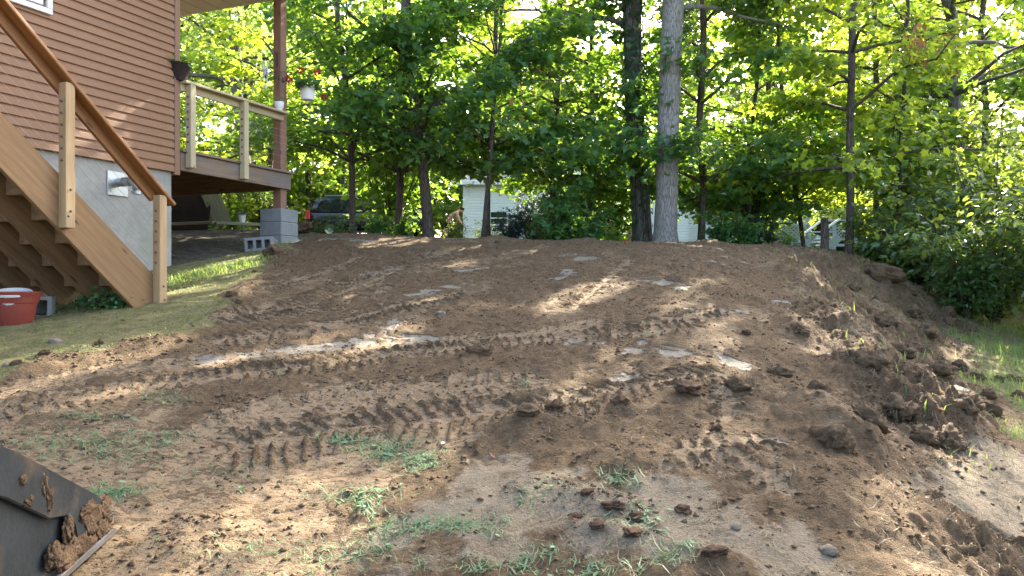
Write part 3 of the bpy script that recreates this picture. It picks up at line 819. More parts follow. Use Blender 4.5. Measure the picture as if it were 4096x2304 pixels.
# ------------------------------------------------------------------ deck with railing and corner post
deck = thing('deck', 'raised weathered wooden deck with pale new railing posts behind the house corner', 'deck', HC, HROT)
DZ = 3.39
board('rim_board', (0.024, -0.02, DZ - 0.157), (2.235, -0.02, DZ - 0.157), 0.236, 0.038, 'grey_wood', deck)
board('rim_board', (2.216, 0.0, DZ - 0.157), (2.216, 5.0, DZ - 0.157), 0.236, 0.036, 'grey_wood', deck)
for i in range(26):
    y0 = -0.075 + i * 0.148
    board('deck_board', (0.024, y0 + 0.07, DZ - 0.019), (2.26, y0 + 0.07, DZ - 0.019), 0.034, 0.141, 'grey_wood', deck, bev=0.006)
for lx in (0.22, 0.62, 1.02, 1.42, 1.82, 2.15):
    board('joist', (lx, 0.0, DZ - 0.15), (lx, 4.8, DZ - 0.15), 0.22, 0.038, 'under_wood', deck)
rp1 = vpost('railing_post', 0.10, 0.19, -0.13, -0.041, 3.16, 4.235, 'pale_wood', deck)
rp2 = vpost('railing_post', 1.10, 1.19, -0.13, -0.041, 3.14, 4.235, 'pale_wood', deck)
board('rail_board', (0.024, -0.02, 4.19), (2.06, -0.02, 4.19), 0.089, 0.038, 'pale_wood', deck)
board('rail_cap', (0.024, -0.055, 4.254), (2.075, -0.055, 4.254), 0.034, 0.15, 'pale_wood', deck, bev=0.006)
cpost = vpost('corner_post', 2.04, 2.18, 0.001, 0.141, 2.80, 6.105, 'column_wood', deck)
for P, lx in ((rp1, 0.099), (rp2, 1.099)):
    for k in range(7):
        f = link('cable_fitting', fme, deck, (lx, -0.085, 4.08 - 0.098 * k), (0, R(-90), 0)); f.scale = (1.4, 1.4, 1.4); sub(f, P)
for k in range(7):
    tube('cable', [(0.03, -0.085, 4.08 - 0.098 * k), (2.1, -0.085, 4.08 - 0.098 * k)], 0.0018, 'cable', deck, 5)

# pier of concrete blocks under the corner post
pier = thing('block_pier', 'stacked grey concrete block pier carrying the deck corner post', 'pier', hw(2.10, 0.08, 0), HROT)
for i, (z0, w) in enumerate(((2.60, 0.20), (2.395, 0.203), (2.19, 0.207))):
    box('concrete_block', -w, w, -w, w, z0, z0 + 0.197, 'block', pier, 0.008)
box('mortar_joint', -0.19, 0.19, -0.19, 0.19, 2.588, 2.604, 'footing', pier, 0)
box('mortar_joint', -0.192, 0.192, -0.192, 0.192, 2.383, 2.399, 'footing', pier, 0)
bm = bmesh.new()
bmesh.ops.create_cone(bm, cap_ends=True, segments=20, radius1=0.46, radius2=0.27, depth=0.36)
for v in bm.verts:
    v.co.x *= 1.0 + 0.12 * math.sin(v.co.y * 9); v.co.y *= 1.0 + 0.1 * math.sin(v.co.x * 7)
link('footing', bm_mesh('footing', bm, 'footing', False), pier, (0.02, -0.03, 2.16))

def cinder_mesh(L=0.40, W=0.20, H=0.20, t=0.032, holes=2):
    bm = bmesh.new()
    def bx(x0, x1, y0, y1, z0, z1):
        r = bmesh.ops.create_cube(bm, size=1.0)
        for v in r['verts']:
            v.co = Vector(((x0 + x1) / 2 + v.co.x * (x1 - x0), (y0 + y1) / 2 + v.co.y * (y1 - y0), (z0 + z1) / 2 + v.co.z * (z1 - z0)))
    bx(-L / 2, L / 2, -W / 2, W / 2, 0, t); bx(-L / 2, L / 2, -W / 2, W / 2, H - t, H)
    xs = np.linspace(-L / 2, L / 2 - t, holes + 1)
    for x in xs:
        bx(x, x + t, -W / 2 + 0.0008, W / 2 - 0.0008, t, H - t)
    bx(-L / 2 + 0.001, L / 2 - 0.001, W / 2 - 0.03, W / 2 - 0.002, t * 0.5, H - t * 0.5)
    return bm_mesh('cinder_block', bm, 'block')
cb = link('hollow_block', cinder_mesh(holes=3, t=0.04), None, None)
p = at(655, 612, 11.75); cb.location = (p.x, p.y, gz(p.x, p.y) - 0.015); cb.rotation_euler = (R(0), R(-4), R(8))
tag(cb, 'hollow concrete block lying on its side against the foot of the deck pier', 'block')
cb2 = link('hollow_block', cinder_mesh(holes=2), None, None)
p = hw(-2.95, -1.25, 0); cb2.location = (p.x, p.y, gz(p.x, p.y) - 0.02); cb2.rotation_euler = (0, R(2), R(20))
tag(cb2, 'grey hollow concrete block in the dark below the staircase', 'block')
pv = box('stone_slab', -0.3, 0.3, -0.2, 0.2, 0, 0.05, 'block', None, 0.006)
p = hw(-3.25, -1.05, 0); pv.location = (p.x, p.y, gz(p.x, p.y) + 0.03); pv.rotation_euler = (0, 0, R(35))
tag(pv, 'flat dark paving slab on the shaded ground below the staircase', 'slab')

# red planter with a dirty pail inside, at the foot of the stairs
p = ground_at(38, 818)
pot = thing('planter_pot', 'round red-brown plastic planter pot standing on the mossy ground', 'pot', (p[0] - 0.07, p[1] + 0.1, gz(p[0], p[1] + 0.1) - 0.035))
link('pot_body', lathe_mesh('pot_body', [(0.0, 0.0), (0.125, 0.0), (0.135, 0.012), (0.172, 0.20), (0.180, 0.205), (0.198, 0.275), (0.206, 0.285), (0.206, 0.296), (0.192, 0.30), (0.186, 0.288), (0.172, 0.20), (0.13, 0.03), (0.0, 0.03)], 'terracotta', 36), pot)
pail = thing('plastic_pail', 'dirty white plastic pail set inside the red planter pot', 'pail', (pot.location.x, pot.location.y, pot.location.z + 0.035))
link('pail_body', lathe_mesh('pail_body', [(0.0, 0.0), (0.11, 0.0), (0.140, 0.25), (0.148, 0.252), (0.148, 0.268), (0.141, 0.272), (0.136, 0.26), (0.106, 0.02), (0.0, 0.015)], 'pail', 32), pail, (0, 0, 0.0), (R(12), R(4), 0))

# things on and around the deck rail
def hthing(name, label, cat, lx, ly, z):
    return thing(name, label, cat, hw(lx, ly, z), HROT)
t = hthing('planter_bowl', 'dark fibre planter with mossy greenery on the deck rail by the house corner', 'planter', 0.03, 0.02, 4.27)
link('bowl', lathe_mesh('bowl', [(0.0, 0), (0.10, 0.0), (0.12, 0.06), (0.165, 0.20), (0.18, 0.215), (0.15, 0.20), (0.0, 0.18)], 'dark_pot', 20), t)
planter_bowl = t
t = hthing('flower_pot', 'small white flower pot with a sprig on the end of the deck rail', 'pot', 1.93, -0.06, 4.272)
link('pot_body', lathe_mesh('pot_body', [(0, 0), (0.05, 0), (0.055, 0.012), (0.042, 0.02), (0.062, 0.05), (0.07, 0.10), (0.073, 0.13), (0.066, 0.13), (0.05, 0.03), (0, 0.025)], 'white_pot', 20), t)
small_pot = t
t = hthing('hanging_flower_pot', 'white hanging pot of red geraniums beside the porch column', 'pot', 2.34, -0.27, 4.50)
link('pot_body', lathe_mesh('pot_body', [(0, 0), (0.095, 0), (0.102, 0.02), (0.115, 0.18), (0.122, 0.185), (0.122, 0.20), (0.11, 0.20), (0.095, 0.03), (0, 0.025)], 'white_pot', 24), t)
hang_pot = t
for s in (-1, 0, 1):
    tube('hanger_wire', [(0.10 * math.cos(s * 2.1), 0.10 * math.sin(s * 2.1), 0.2), (0.0, 0.0, 0.62)], 0.0022, 'iron', t, 5)
t = hthing('wall_hook', 'black iron bracket hook screwed to the porch column', 'hook', 2.04, 0.06, 5.14)
box('back_plate', -0.014, -0.002, -0.018, 0.018, -0.17, 0.05, 'iron', t, 0.003)
tube('arm', [(-0.01, 0, 0.03), (-0.12, 0.02, 0.07), (-0.26, 0.04, 0.12), (-0.28, 0.04, 0.18), (-0.24, 0.04, 0.22), (-0.22, 0.04, 0.19)], 0.008, 'iron', t, 6)
tube('brace', [(-0.01, 0, -0.14), (-0.14, 0.02, 0.06)], 0.006, 'iron', t, 6)
tube('chain', [(-0.015, -0.02, -0.17), (-0.016, -0.02, -0.36), (-0.015, -0.02, -0.52)], 0.004, 'iron', t, 5)
t = hthing('wind_chime', 'hanging wind chime with thin silver tubes left of the porch column', 'wind chime', 1.80, 0.09, 4.62)
link('top_disc', lathe_mesh('top_disc', [(0, 0.40), (0.05, 0.40), (0.055, 0.41), (0.045, 0.43), (0, 0.435)], 'dark_pot', 14), t)
for k in range(5):
    a = k * 1.2566
    tube('chime_tube', [(0.035 * math.cos(a), 0.035 * math.sin(a), 0.08 + 0.03 * k), (0.035 * math.cos(a), 0.035 * math.sin(a), 0.40)], 0.006, 'steel', t, 6)
tube('cord', [(0, 0, 0.0), (0, 0, 0.68)], 0.002, 'iron', t, 4)
link('sail', lathe_mesh('sail', [(0, -0.04), (0.025, -0.01), (0.03, 0.02), (0, 0.04)], 'white_pot', 10), t)
t = hthing('bell_garland', 'rusty wire garland with small bells wrapped around the porch column', 'garland', 2.11, 0.07, 4.86)
tube('wire', [(-0.08, -0.085, 0.03), (0.0, -0.082, 0.05), (0.06, -0.083, 0.02), (0.082, -0.05, 0.04), (0.083, 0.05, 0.03)], 0.004, 'iron', t, 5)
tube('wire', [(-0.082, 0.08, 0.02), (-0.083, 0.0, 0.045), (-0.084, -0.08, 0.02), (-0.05, -0.083, -0.06), (0.02, -0.083, -0.03)], 0.004, 'iron', t, 5)
bme = lathe_mesh('bell', [(0, 0.05), (0.012, 0.045), (0.016, 0.01), (0.022, -0.01), (0.016, -0.012), (0, 0.03)], 'iron', 10)
for (x, y, z) in ((-0.086, -0.05, -0.07), (-0.088, 0.03, -0.05), (-0.03, -0.088, -0.10), (0.05, -0.088, -0.06)):
    link('bell', bme, t, (x, y, z))

# below the deck: bench with scrolled iron legs, diagonal stair boards, ground board, lamp
t = hthing('scroll_bench', 'old wooden bench top on scrolled iron legs stored below the deck', 'bench', 0.30, 0.75, 0)
def zg(lx, ly):
    w = hw(lx, ly, 0); return gz(w.x, w.y)
board('bench_top', (-0.05, -0.2, 2.67), (0.10, 1.2, 2.67), 0.03, 0.36, 'plank_wood', t)
def spiral(c, r0, r1, a0, a1, n=16):
    return [(c[0] + (r0 + (r1 - r0) * i / n) * math.cos(a0 + (a1 - a0) * i / n), 0.0, c[1] + (r0 + (r1 - r0) * i / n) * math.sin(a0 + (a1 - a0) * i / n)) for i in range(n + 1)]
leg = [(0.16, 0, 2.65), (0.17, 0, 2.58), (0.10, 0, 2.50), (-0.02, 0, 2.44), (-0.06, 0, 2.36), (-0.06, 0, 2.22), (-0.02, 0, 2.10), (0.08, 0, 2.02), (0.22, 0, 1.98), (0.34, 0, 1.90)]
for y in (-0.12, 0.9):
    o = tube('scroll_leg', leg, 0.011, 'iron', t, 6); o.location = (0, y, 0.08)
    o2 = tube('scroll', spiral((0.02, 2.40), 0.06, 0.018, R(160), R(-250)), 0.008, 'iron', t, 6); o2.location = (0, y, 0.08)
    o3 = tube('scroll', spiral((0.09, 2.07), 0.06, 0.018, R(260), R(-170)), 0.008, 'iron', t, 6); o3.location = (0, y, 0.08)
t = thing('back_stair', 'mossy diagonal stair boards leading down from the far side of the deck', 'staircase', (0, 0, 0))
A = at(525, 480, 14.2); B = at(563, 563, 14.6)
board('stringer', (A.x, A.y, A.z), (B.x, B.y, B.z), 0.30, 0.05, 'mossy_wood', t, up=(0.55, -0.15, 0.8))
board('stringer', (A.x - 0.5, A.y + 1.3, A.z), (B.x - 0.5, B.y + 1.3, B.z), 0.30, 0.05, 'mossy_wood', t, up=(0.55, -0.15, 0.8))
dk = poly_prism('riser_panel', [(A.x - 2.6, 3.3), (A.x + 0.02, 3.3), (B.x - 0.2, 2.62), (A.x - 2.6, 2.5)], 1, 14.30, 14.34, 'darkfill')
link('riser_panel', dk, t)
q0 = at(400, 566, 13.9); q1 = at(540, 560, 13.3); q2 = at(680, 566, 13.9)
o = board('timber_plank', (q1.x - 1.2, 14.0, q1.z + 0.02), (q1.x, 13.3, q1.z), 0.05, 0.12, 'mossy_wood', None); tag(o, 'weathered board lying on the ground under the deck, left piece', 'board')
o = board('timber_plank', (q1.x + 0.01, 13.3, q1.z - 0.005), (q2.x, 13.9, q2.z), 0.05, 0.10, 'mossy_wood', None); tag(o, 'greenish board lying on the ground beside the solar lamp', 'board')
lp = at(609, 566, 13.7)
t = thing('solar_lamp', 'small black solar garden lamp with pale lens on a stake', 'lamp', (lp.x, lp.y, gz(lp.x, lp.y)))
h = lp.z - gz(lp.x, lp.y)
tube('stake', [(0, 0, -0.05), (0, 0, h + 0.02)], 0.012, 'black_plastic', t, 6)
link('lens', lathe_mesh('lens', [(0, 0), (0.045, 0.0), (0.065, 0.16), (0, 0.16)], 'lamp_glass', 14), t, (0, 0, h + 0.02))
link('lamp_cap', lathe_mesh('lamp_cap', [(0.0, 0.16), (0.085, 0.155), (0.085, 0.17), (0.05, 0.20), (0, 0.205)], 'black_plastic', 14), t, (0, 0, h + 0.02))

# ------------------------------------------------------------------ loader bucket, bottom left
bk = thing('loader_bucket', 'dark steel loader bucket caked with brown mud in the lower left corner', 'bucket', (0, 0, 0))
XB = -1.68
side = [(3.30, 0.66), (3.20, 0.755), (2.66, 1.045), (2.30, 1.20), (1.95, 1.15), (1.80, 0.80), (1.95, 0.44), (2.9, 0.555), (3.26, 0.60)]
link('side_plate', poly_prism('side_plate', side, 0, XB - 0.016, XB, 'bucket_steel', 0.003), bk)
link('side_plate', poly_prism('side_plate', side, 0, XB - 1.8, XB - 1.784, 'bucket_steel', 0.003), bk)
band = [(3.325, 0.66), (3.21, 0.765), (2.66, 1.06), (2.28, 1.225), (2.22, 1.09), (2.62, 0.91), (2.86, 0.775), (2.97, 0.755), (3.03, 0.70), (3.06, 0.60), (3.28, 0.59)]
link('edge_band', poly_prism('edge_band', band, 0, XB + 0.001, XB + 0.026, 'bucket_steel', 0.004), bk)
link('edge_band', poly_prism('edge_band', band, 0, XB - 1.826, XB - 1.801, 'bucket_steel', 0.004), bk)
link('floor_plate', poly_prism('floor_plate', [(3.3, 0.59), (1.95, 0.435), (1.95, 0.415), (3.3, 0.57)], 0, XB - 1.782, XB - 0.018, 'bucket_steel'), bk)
link('back_plate', poly_prism('back_plate', [(1.95, 0.445), (1.80, 0.80), (1.95, 1.15), (2.30, 1.20), (2.30, 1.18), (1.97, 1.13), (1.83, 0.80), (1.97, 0.445)], 0, XB - 1.782, XB - 0.018, 'bucket_steel'), bk)
link('cutting_edge', poly_prism('cutting_edge', [(3.35, 0.588), (3.30, 0.606), (2.6, 0.50), (2.6, 0.48), (3.30, 0.578)], 0, XB - 1.84, XB + 0.035, 'bare_steel', 0.002), bk)
rg = np.random.default_rng(5)
def lumpmesh(name, rx, ry, rz, seed, mat, sub=3, amp=0.35, fr=1.0, smooth=True):
    bm = bmesh.new(); bmesh.ops.create_icosphere(bm, subdivisions=sub, radius=1.0)
    V = np.array([v.co for v in bm.verts])
    k = 1 + amp * ((fbm(V[:, 0] * 1.6 * fr + seed, V[:, 1] * 1.6 * fr + V[:, 2] * 1.3 * fr, 3, seed) - 0.5) * 2) + amp * 0.5 * ((fbm(V[:, 2] * 4 * fr + seed, V[:, 0] * 4 * fr - V[:, 1] * 3 * fr, 2, seed + 5) - 0.5) * 2)
    for v, q in zip(bm.verts, k):
        v.co = Vector((v.co.x * q * rx, v.co.y * q * ry, v.co.z * q * rz))
    return bm_mesh(name, bm, mat, smooth)
for i, (y, z, a, b) in enumerate([(3.17, 0.68, .13, .09), (3.10, 0.61, .15, .07), (3.22, 0.63, .09, .07), (3.0, 0.60, .10, .05), (2.99, 0.70, .035, .06), (2.90, 0.63, .05, .05), (3.12, 0.74, .07, .03), (2.86, 0.85, .022, .06), (2.83, 0.90, .018, .05), (2.7, 0.95, .02, .02), (2.74, 0.87, .03, .02), (3.25, .70, .05, .05)]):
    o = link('mud_cake', lumpmesh('mud_cake', 0.013, a * .9, b * .9, 60 + i, 'caked_mud', 4, 0.6, 2.0), bk, (XB + 0.02, y, z))
# ------------------------------------------------------------------ leaves
def leaf_template(kind):
    if kind == 'maple':
        h = np.array([(0, 0), (.30, .00), (.25, .22), (.56, .48), (.25, .56), (0, 1.0)])
        tri = [(0, 1, 2), (0, 2, 4), (2, 3, 4), (0, 4, 5)]
    elif kind == 'oak':
        h = np.array([(0, 0), (.16, .30), (.10, .40), (.30, .62), (.14, .72), (0, 1.0)])
        tri = [(0, 1, 2), (0, 2, 4), (2, 3, 4), (0, 4, 5)]
    elif kind == 'oval':
        h = np.array([(0, 0), (.20, .22), (.25, .50), (.12, .82), (0, 1.0)])
        tri = [(0, 1, 2), (0, 2, 3), (0, 3, 4)]
    else:                                        # far: a plain folded leaf
        h = np.array([(0, 0), (.42, .45), (0, 1.0)])
        tri = [(0, 1, 2)]
    n = len(h)
    V = [(x, y, 0.22 * x - 0.16 * y * y) for x, y in h]
    V += [(-x, y, 0.22 * x - 0.16 * y * y) for x, y in h[1:-1]]
    idx = [0] + [n + i for i in range(n - 2)] + [n - 1]
    T = list(tri) + [(idx[a], idx[c], idx[b]) for a, b, c in tri]
    return np.array(V), np.array(T)
LT = {k: leaf_template(k) for k in ('maple', 'oak', 'oval', 'far')}

def leaves_np(P, D, N, S, kind):
    """P position, D towards the tip, N upper side, S length"""
    V0, T0 = LT[kind]
    D = D / (np.linalg.norm(D, axis=1)[:, None] + 1e-9)
    N = N - (N * D).sum(1)[:, None] * D
    N = N / (np.linalg.norm(N, axis=1)[:, None] + 1e-9)
    X = np.cross(D, N)
    V = P[:, None, :] + S[:, None, None] * (V0[None, :, 0:1] * X[:, None, :] + V0[None, :, 1:2] * D[:, None, :] + V0[None, :, 2:3] * N[:, None, :])
    T = T0[None] + (np.arange(len(P)) * len(V0))[:, None, None]
    return V.reshape(-1, 3), T.reshape(-1, 3)

def gen_tree(path, r0, r1, seed, z_lo, n_limb, limb_len, n_twig, n_leaf, kind, size, elev=(5, 40), up_tree=0.0, base=None, flat=0.5, taper=True, low=0.9):
    """path: trunk points from the base up (local). Returns the wood and the leaf arrays."""
    rg = np.random.default_rng(seed)
    path = np.asarray(path, float)
    seg = np.concatenate([[0], np.cumsum(np.linalg.norm(np.diff(path, axis=0), axis=1))])
    L = seg[-1]
    m = max(10, int(L / 0.5))
    tt = np.linspace(0, L, m)
    pp = np.stack([np.interp(tt, seg, path[:, k]) for k in range(3)], 1)
    wig = np.stack([(fbm(tt * 0.7 + 9 * k, tt * 0 + seed * 1.37, 3, seed + k) - 0.5) for k in range(2)], 1) * (0.12 if r0 > .15 else min(0.5, r0 * 2.6))
    wig *= np.clip(tt / 1.5, 0, 1)[:, None]
    pp[:, :2] += wig
    rad = r0 + (r1 - r0) * np.clip(tt / L, 0, 1)
    rad = rad * (1 + 0.45 * np.exp(-tt / 0.22)) * np.where(tt > 0.75 * L, 1 - 0.85 * (tt - 0.75 * L) / (0.25 * L + 1e-6), 1)
    wood = NB(); wood.tube(pp, rad, 12 if r0 > 0.1 else 8)
    LP, LD, LN, LS = [], [], [], []
    def trunk_at(z):
        i = np.argmin(np.abs(pp[:, 2] - z)); return pp[i], rad[i]
    ztop = pp[-1, 2]
    zs = z_lo + (ztop - z_lo) * np.sort(rg.random(n_limb)) ** low
    az0 = rg.random() * 6.28
    for q, z in enumerate(zs):
        c, rr = trunk_at(z)
        f = (z - z_lo) / (ztop - z_lo + 1e-6)
        az = az0 + q * 2.4 + rg.normal(0, 0.35)
        el = R(rg.uniform(*elev)) + 0.5 * f
        Lb = limb_len * (0.55 + 0.55 * rg.random()) * ((1.0 - 0.62 * f) if taper else 1.0)
        k = 7
        s = np.linspace(0, 1, k)
        dirv = np.array([math.cos(az) * math.cos(el), math.sin(az) * math.cos(el), math.sin(el)])
        b = c + np.outer(s * Lb, dirv)
        b[:, 2] -= 0.16 * Lb * s ** 2 * (1.2 - f)
        b += rg.normal(0, 0.035 * Lb, (k, 3)) * s[:, None]
        wood.tube(b, np.maximum(0.005, min(rr * 0.55, 0.012 + 0.016 * Lb) * (1 - 0.85 * s)), 5)
        for w in range(n_twig):
            t = 0.25 + 0.75 * rg.random()
            i = min(k - 2, int(t * (k - 1))); o = b[i] + (b[i + 1] - b[i]) * (t * (k - 1) - i)
            taz = az + rg.choice([-1, 1]) * rg.uniform(0.3, 1.3)
            tel = rg.normal(0.05, 0.25)
            tl = Lb * rg.uniform(0.18, 0.42)
            td = np.array([math.cos(taz) * math.cos(tel), math.sin(taz) * math.cos(tel), math.sin(tel)])
            e = o + td * tl; e[2] -= 0.12 * tl
            if base is not None and not not_in_shaft(np.stack([o * .4 + e * .6, e]) + base).all():
                continue
            mid_ = (o + e) / 2 + np.array([0, 0, 0.05 * tl])
            wood.tube([o, mid_, e], [0.006, 0.004, 0.0025], 3)
            nl = n_leaf
            u = rg.random(nl) ** 0.7
            P = o + (e - o) * u[:, None] + rg.normal(0, 1, (nl, 3)) * np.array([0.16, 0.16, 0.07]) * (0.5 + tl)
            out = td * 0.8 + rg.normal(0, 0.7, (nl, 3)); out[:, 2] = out[:, 2] * 0.5 - 0.35
            N = rg.normal(0, flat, (nl, 3)) + np.array([0, 0, 1.0])
            LP.append(P); LD.append(out); LN.append(N); LS.append(size * rg.uniform(0.65, 1.25, nl))
    P = np.concatenate(LP); D = np.concatenate(LD); N = np.concatenate(LN); S = np.concatenate(LS)
    return wood, (P, D, N, S, kind), (pp, rad)

def build_tree(name, label, base, path, r0, r1, seed, bark_m, leaf_m, group=None, cat='tree', **kw):
    t = thing(name, label, cat, base, 0, group)
    wood, lv, tr = gen_tree(path, r0, r1, seed, base=np.array(base), **kw)
    link('trunk', wood.mesh('trunk', bark_m), t)
    k = not_in_shaft(lv[0] + np.array(base))
    V, T = leaves_np(*[a[k] for a in lv[:4]], lv[4])
    link('crown', mesh_np('crown', V, T, leaf_m), t)
    return t, tr

def px_path(pts, Y, H, zb):
    """trunk line measured on the photograph (2576 px wide), carried on upwards to height H; local to its base"""
    W = [at(u, v, Y) for u, v in pts]
    b = Vector((W[0].x, Y, zb))
    out = [(0, 0, -0.15)]
    for w in W:
        if w.z > zb + 0.4:
            out.append((w.x - b.x, 0.0, w.z - zb))
    d = Vector(out[-1]) - Vector(out[-2]); d.normalize()
    d = (d + Vector((0, 0, 2.0))).normalized()
    e = Vector(out[-1])
    while e.z < H:
        e = e + d * 1.5
        out.append((e.x, e.y, e.z))
    return b, out

TREES = [
 # label, path (2576 px), Y, r0, r1, H, bark, leaf, zlo, limbs, limb_len, twigs, leaves, kind, size
 ('big pale grey oak trunk standing at the mound crest, right of its ivy-clad neighbour', [(1673, 618), (1676, 400), (1682, 200), (1690, 0)], 15.0, .215, .15, 19, 'grey_bark', 'oak_leaf', 4.6, 34, 3.4, 8, 16, 'oak', .17),
 ('dark leaning oak trunk wrapped in ivy beside the pale grey oak', [(1617, 618), (1608, 450), (1600, 300), (1592, 150), (1588, 0)], 16.0, .195, .13, 19, 'dark_bark', 'oak_leaf', 4.4, 34, 3.4, 8, 16, 'oak', .17),
 ('brown maple with a bowed trunk between the van and the white house', [(1078, 600), (1074, 450), (1058, 340), (1045, 260), (1030, 150), (1028, 0)], 15.0, .10, .06, 14, 'brown_bark', 'maple_leaf', 1.6, 38, 2.7, 10, 20, 'maple', .145),
 ('dark straight maple just left of the bowed maple', [(1000, 600), (1003, 420), (1010, 250), (1012, 100), (1010, 0)], 16.2, .08, .05, 15, 'brown_bark', 'maple_leaf', 1.4, 38, 2.6, 10, 20, 'maple', .145),
 ('slim maple in front of the parked van', [(890, 590), (882, 430), (875, 300), (862, 150), (850, 60)], 15.2, .06, .04, 13, 'brown_bark', 'maple_leaf', 1.1, 40, 2.4, 10, 20, 'maple', .14),
 ('thin twin-stem maple in front of the white house window, left stem', [(1213, 600), (1225, 450), (1238, 300), (1245, 150), (1248, 0)], 15.0, .048, .03, 12, 'brown_bark', 'maple_leaf', 1.2, 38, 2.3, 10, 20, 'maple', .145),
 ('thin twin-stem maple in front of the white house window, right stem', [(1230, 600), (1228, 400), (1245, 200), (1262, 50)], 15.6, .038, .025, 11, 'brown_bark', 'maple_leaf', 1.6, 28, 2.0, 9, 19, 'maple', .14),
 ('maple sapling with a dark stem before the grey shingle roof', [(1390, 605), (1392, 450), (1398, 300), (1405, 150), (1410, 0)], 16.6, .062, .04, 14, 'brown_bark', 'maple_leaf', 1.2, 40, 2.5, 10, 20, 'maple', .145),
 ('forked maple left of the ivy-clad oak', [(1480, 605), (1485, 420), (1490, 330), (1492, 180), (1490, 0)], 17.4, .06, .04, 14, 'brown_bark', 'maple_leaf', 1.2, 40, 2.5, 10, 20, 'maple', .145),
 ('leafy maple with a dark trunk right of the pale grey oak', [(1765, 620), (1766, 450), (1760, 300), (1768, 150), (1765, 0)], 16.0, .075, .05, 14, 'brown_bark', 'maple_leaf', 1.0, 44, 2.5, 10, 20, 'maple', .145),
 ('straight brown maple rising in front of the lattice deck', [(2138, 645), (2138, 500), (2140, 350), (2143, 200), (2146, 0)], 14.6, .078, .045, 15, 'brown_bark', 'maple_far', 1.6, 42, 3.0, 11, 21, 'maple', .155),
 ('thin maple right of the straight brown maple', [(2265, 650), (2265, 450), (2272, 300), (2280, 150)], 16.0, .045, .03, 11, 'brown_bark', 'maple_far', 1.6, 32, 2.3, 9, 18, 'maple', .15),
 ('sapling with dense leaves left of the lattice deck', [(1880, 628), (1884, 480), (1892, 300), (1910, 150)], 17.0, .05, .03, 12, 'brown_bark', 'maple_leaf', 0.8, 38, 2.3, 10, 19, 'maple', .14),
 ('slanting sapling between the dense sapling and the lattice deck', [(2030, 632), (2000, 480), (1975, 300), (1960, 150)], 17.5, .05, .03, 12, 'brown_bark', 'maple_far', 1.4, 34, 2.3, 9, 18, 'maple', .14),
 ('dark oak with brown dead leaves at the upper right', [(2420, 640), (2410, 400), (2395, 200), (2380, 0)], 17.0, .13, .09, 16, 'dark_bark', 'oak_leaf', 3.6, 34, 3.2, 8, 17, 'oak', .18),
 ('thick grey-brown trunk behind the deck, seen below and above its railing', [(640, 590), (622, 480), (602, 250), (590, 60)], 21.0, .15, .10, 17, 'dark_bark', 'pale_far', 4.2, 38, 3.4, 9, 18, 'maple', .17),
 ('slender tree just left of the porch column', [(692, 590), (676, 480), (686, 380), (700, 250)], 18.5, .07, .05, 13, 'brown_bark', 'maple_far', 1.8, 32, 2.5, 9, 18, 'maple', .15),
 ('slim far tree in the gap right of the porch column', [(775, 560), (772, 400), (768, 250), (770, 60)], 41.0, .15, .06, 15, 'brown_bark', 'pale_far', 4.0, 34, 3.0, 9, 18, 'maple', .18),
 ('slim two-stemmed maple above the van roof', [(868, 560), (864, 400), (868, 250), (872, 80)], 39.0, .10, .04, 14, 'brown_bark', 'maple_far', 2.2, 36, 2.6, 9, 18, 'maple', .15),
 ('leafy maple between the pale grey oak and the lattice deck, behind the dense sapling', [(1940, 625), (1938, 400), (1930, 200), (1925, 0)], 18.6, .07, .045, 15, 'brown_bark', 'maple_leaf', 1.6, 40, 2.8, 10, 20, 'maple', .155),
 ('leafy maple just right of the straight brown maple, farther back', [(2210, 630), (2206, 400), (2200, 200), (2196, 0)], 19.0, .075, .05, 15, 'brown_bark', 'maple_far', 1.8, 40, 3.0, 10, 20, 'maple', .16),
 ('broad maple behind the shrubs near the right picture edge', [(2480, 600), (2476, 400), (2470, 200), (2466, 0)], 20.0, .09, .05, 15, 'brown_bark', 'maple_leaf', 2.4, 40, 3.2, 10, 20, 'maple', .165),
]
trunks = {}
for i, (lab, path, Y, r0, r1, H, bk_, lm, zlo, nl, ll, nt_, nle, kind, size) in enumerate(TREES):
    w0 = at(path[0][0], path[0][1], Y)
    zb = float(gz(w0.x, Y))
    base, pth = px_path(path, Y, H, zb)
    name = 'oak_tree' if kind == 'oak' else 'maple_tree'
    t, tr = build_tree(name, lab, base, pth, r0, r1, 100 + i, bk_, lm, 'trees along the edge of the yard', z_lo=zlo, n_limb=nl, limb_len=ll, n_twig=nt_, n_leaf=nle, kind=kind, size=size, low=1.55)
    trunks[i] = (t, tr)

# ivy on the dark oak
t, (pp, rad) = trunks[1]
rg = np.random.default_rng(77)
n = 800
zz = 0.1 + 7.0 * rg.random(n) ** 1.0
keep = rg.random(n) < np.clip(0.25 + 0.9 * np.exp(-((zz - 3.2) / 1.7) ** 2) + 0.5 * np.exp(-((zz - 5.8) / 0.9) ** 2), 0, 1)
zz = zz[keep]; n = len(zz)
an = rg.normal(-1.75, 0.9, n)
cx = np.interp(zz, pp[:, 2], pp[:, 0]); cy = np.interp(zz, pp[:, 2], pp[:, 1]); rr = np.interp(zz, pp[:, 2], rad) + 0.02 + 0.14 * rg.random(n) ** 2
O = np.stack([np.cos(an), np.sin(an), 0 * an], 1)
P = np.stack([cx, cy, zz], 1) + O * rr[:, None]
V, T = leaves_np(P, np.array([0, 0, -1.0]) + O * 0.5 + rg.normal(0, .3, (n, 3)), O + rg.normal(0, .35, (n, 3)) + np.array([0, 0, .4]), rg.uniform(.07, .13, n), 'maple')
iv = thing('ivy_vine', 'dark green ivy climbing the leaning oak trunk', 'vine', t.location)
link('leaves', mesh_np('leaves', V, T, 'ivy_leaf'), iv)
nb = NB()
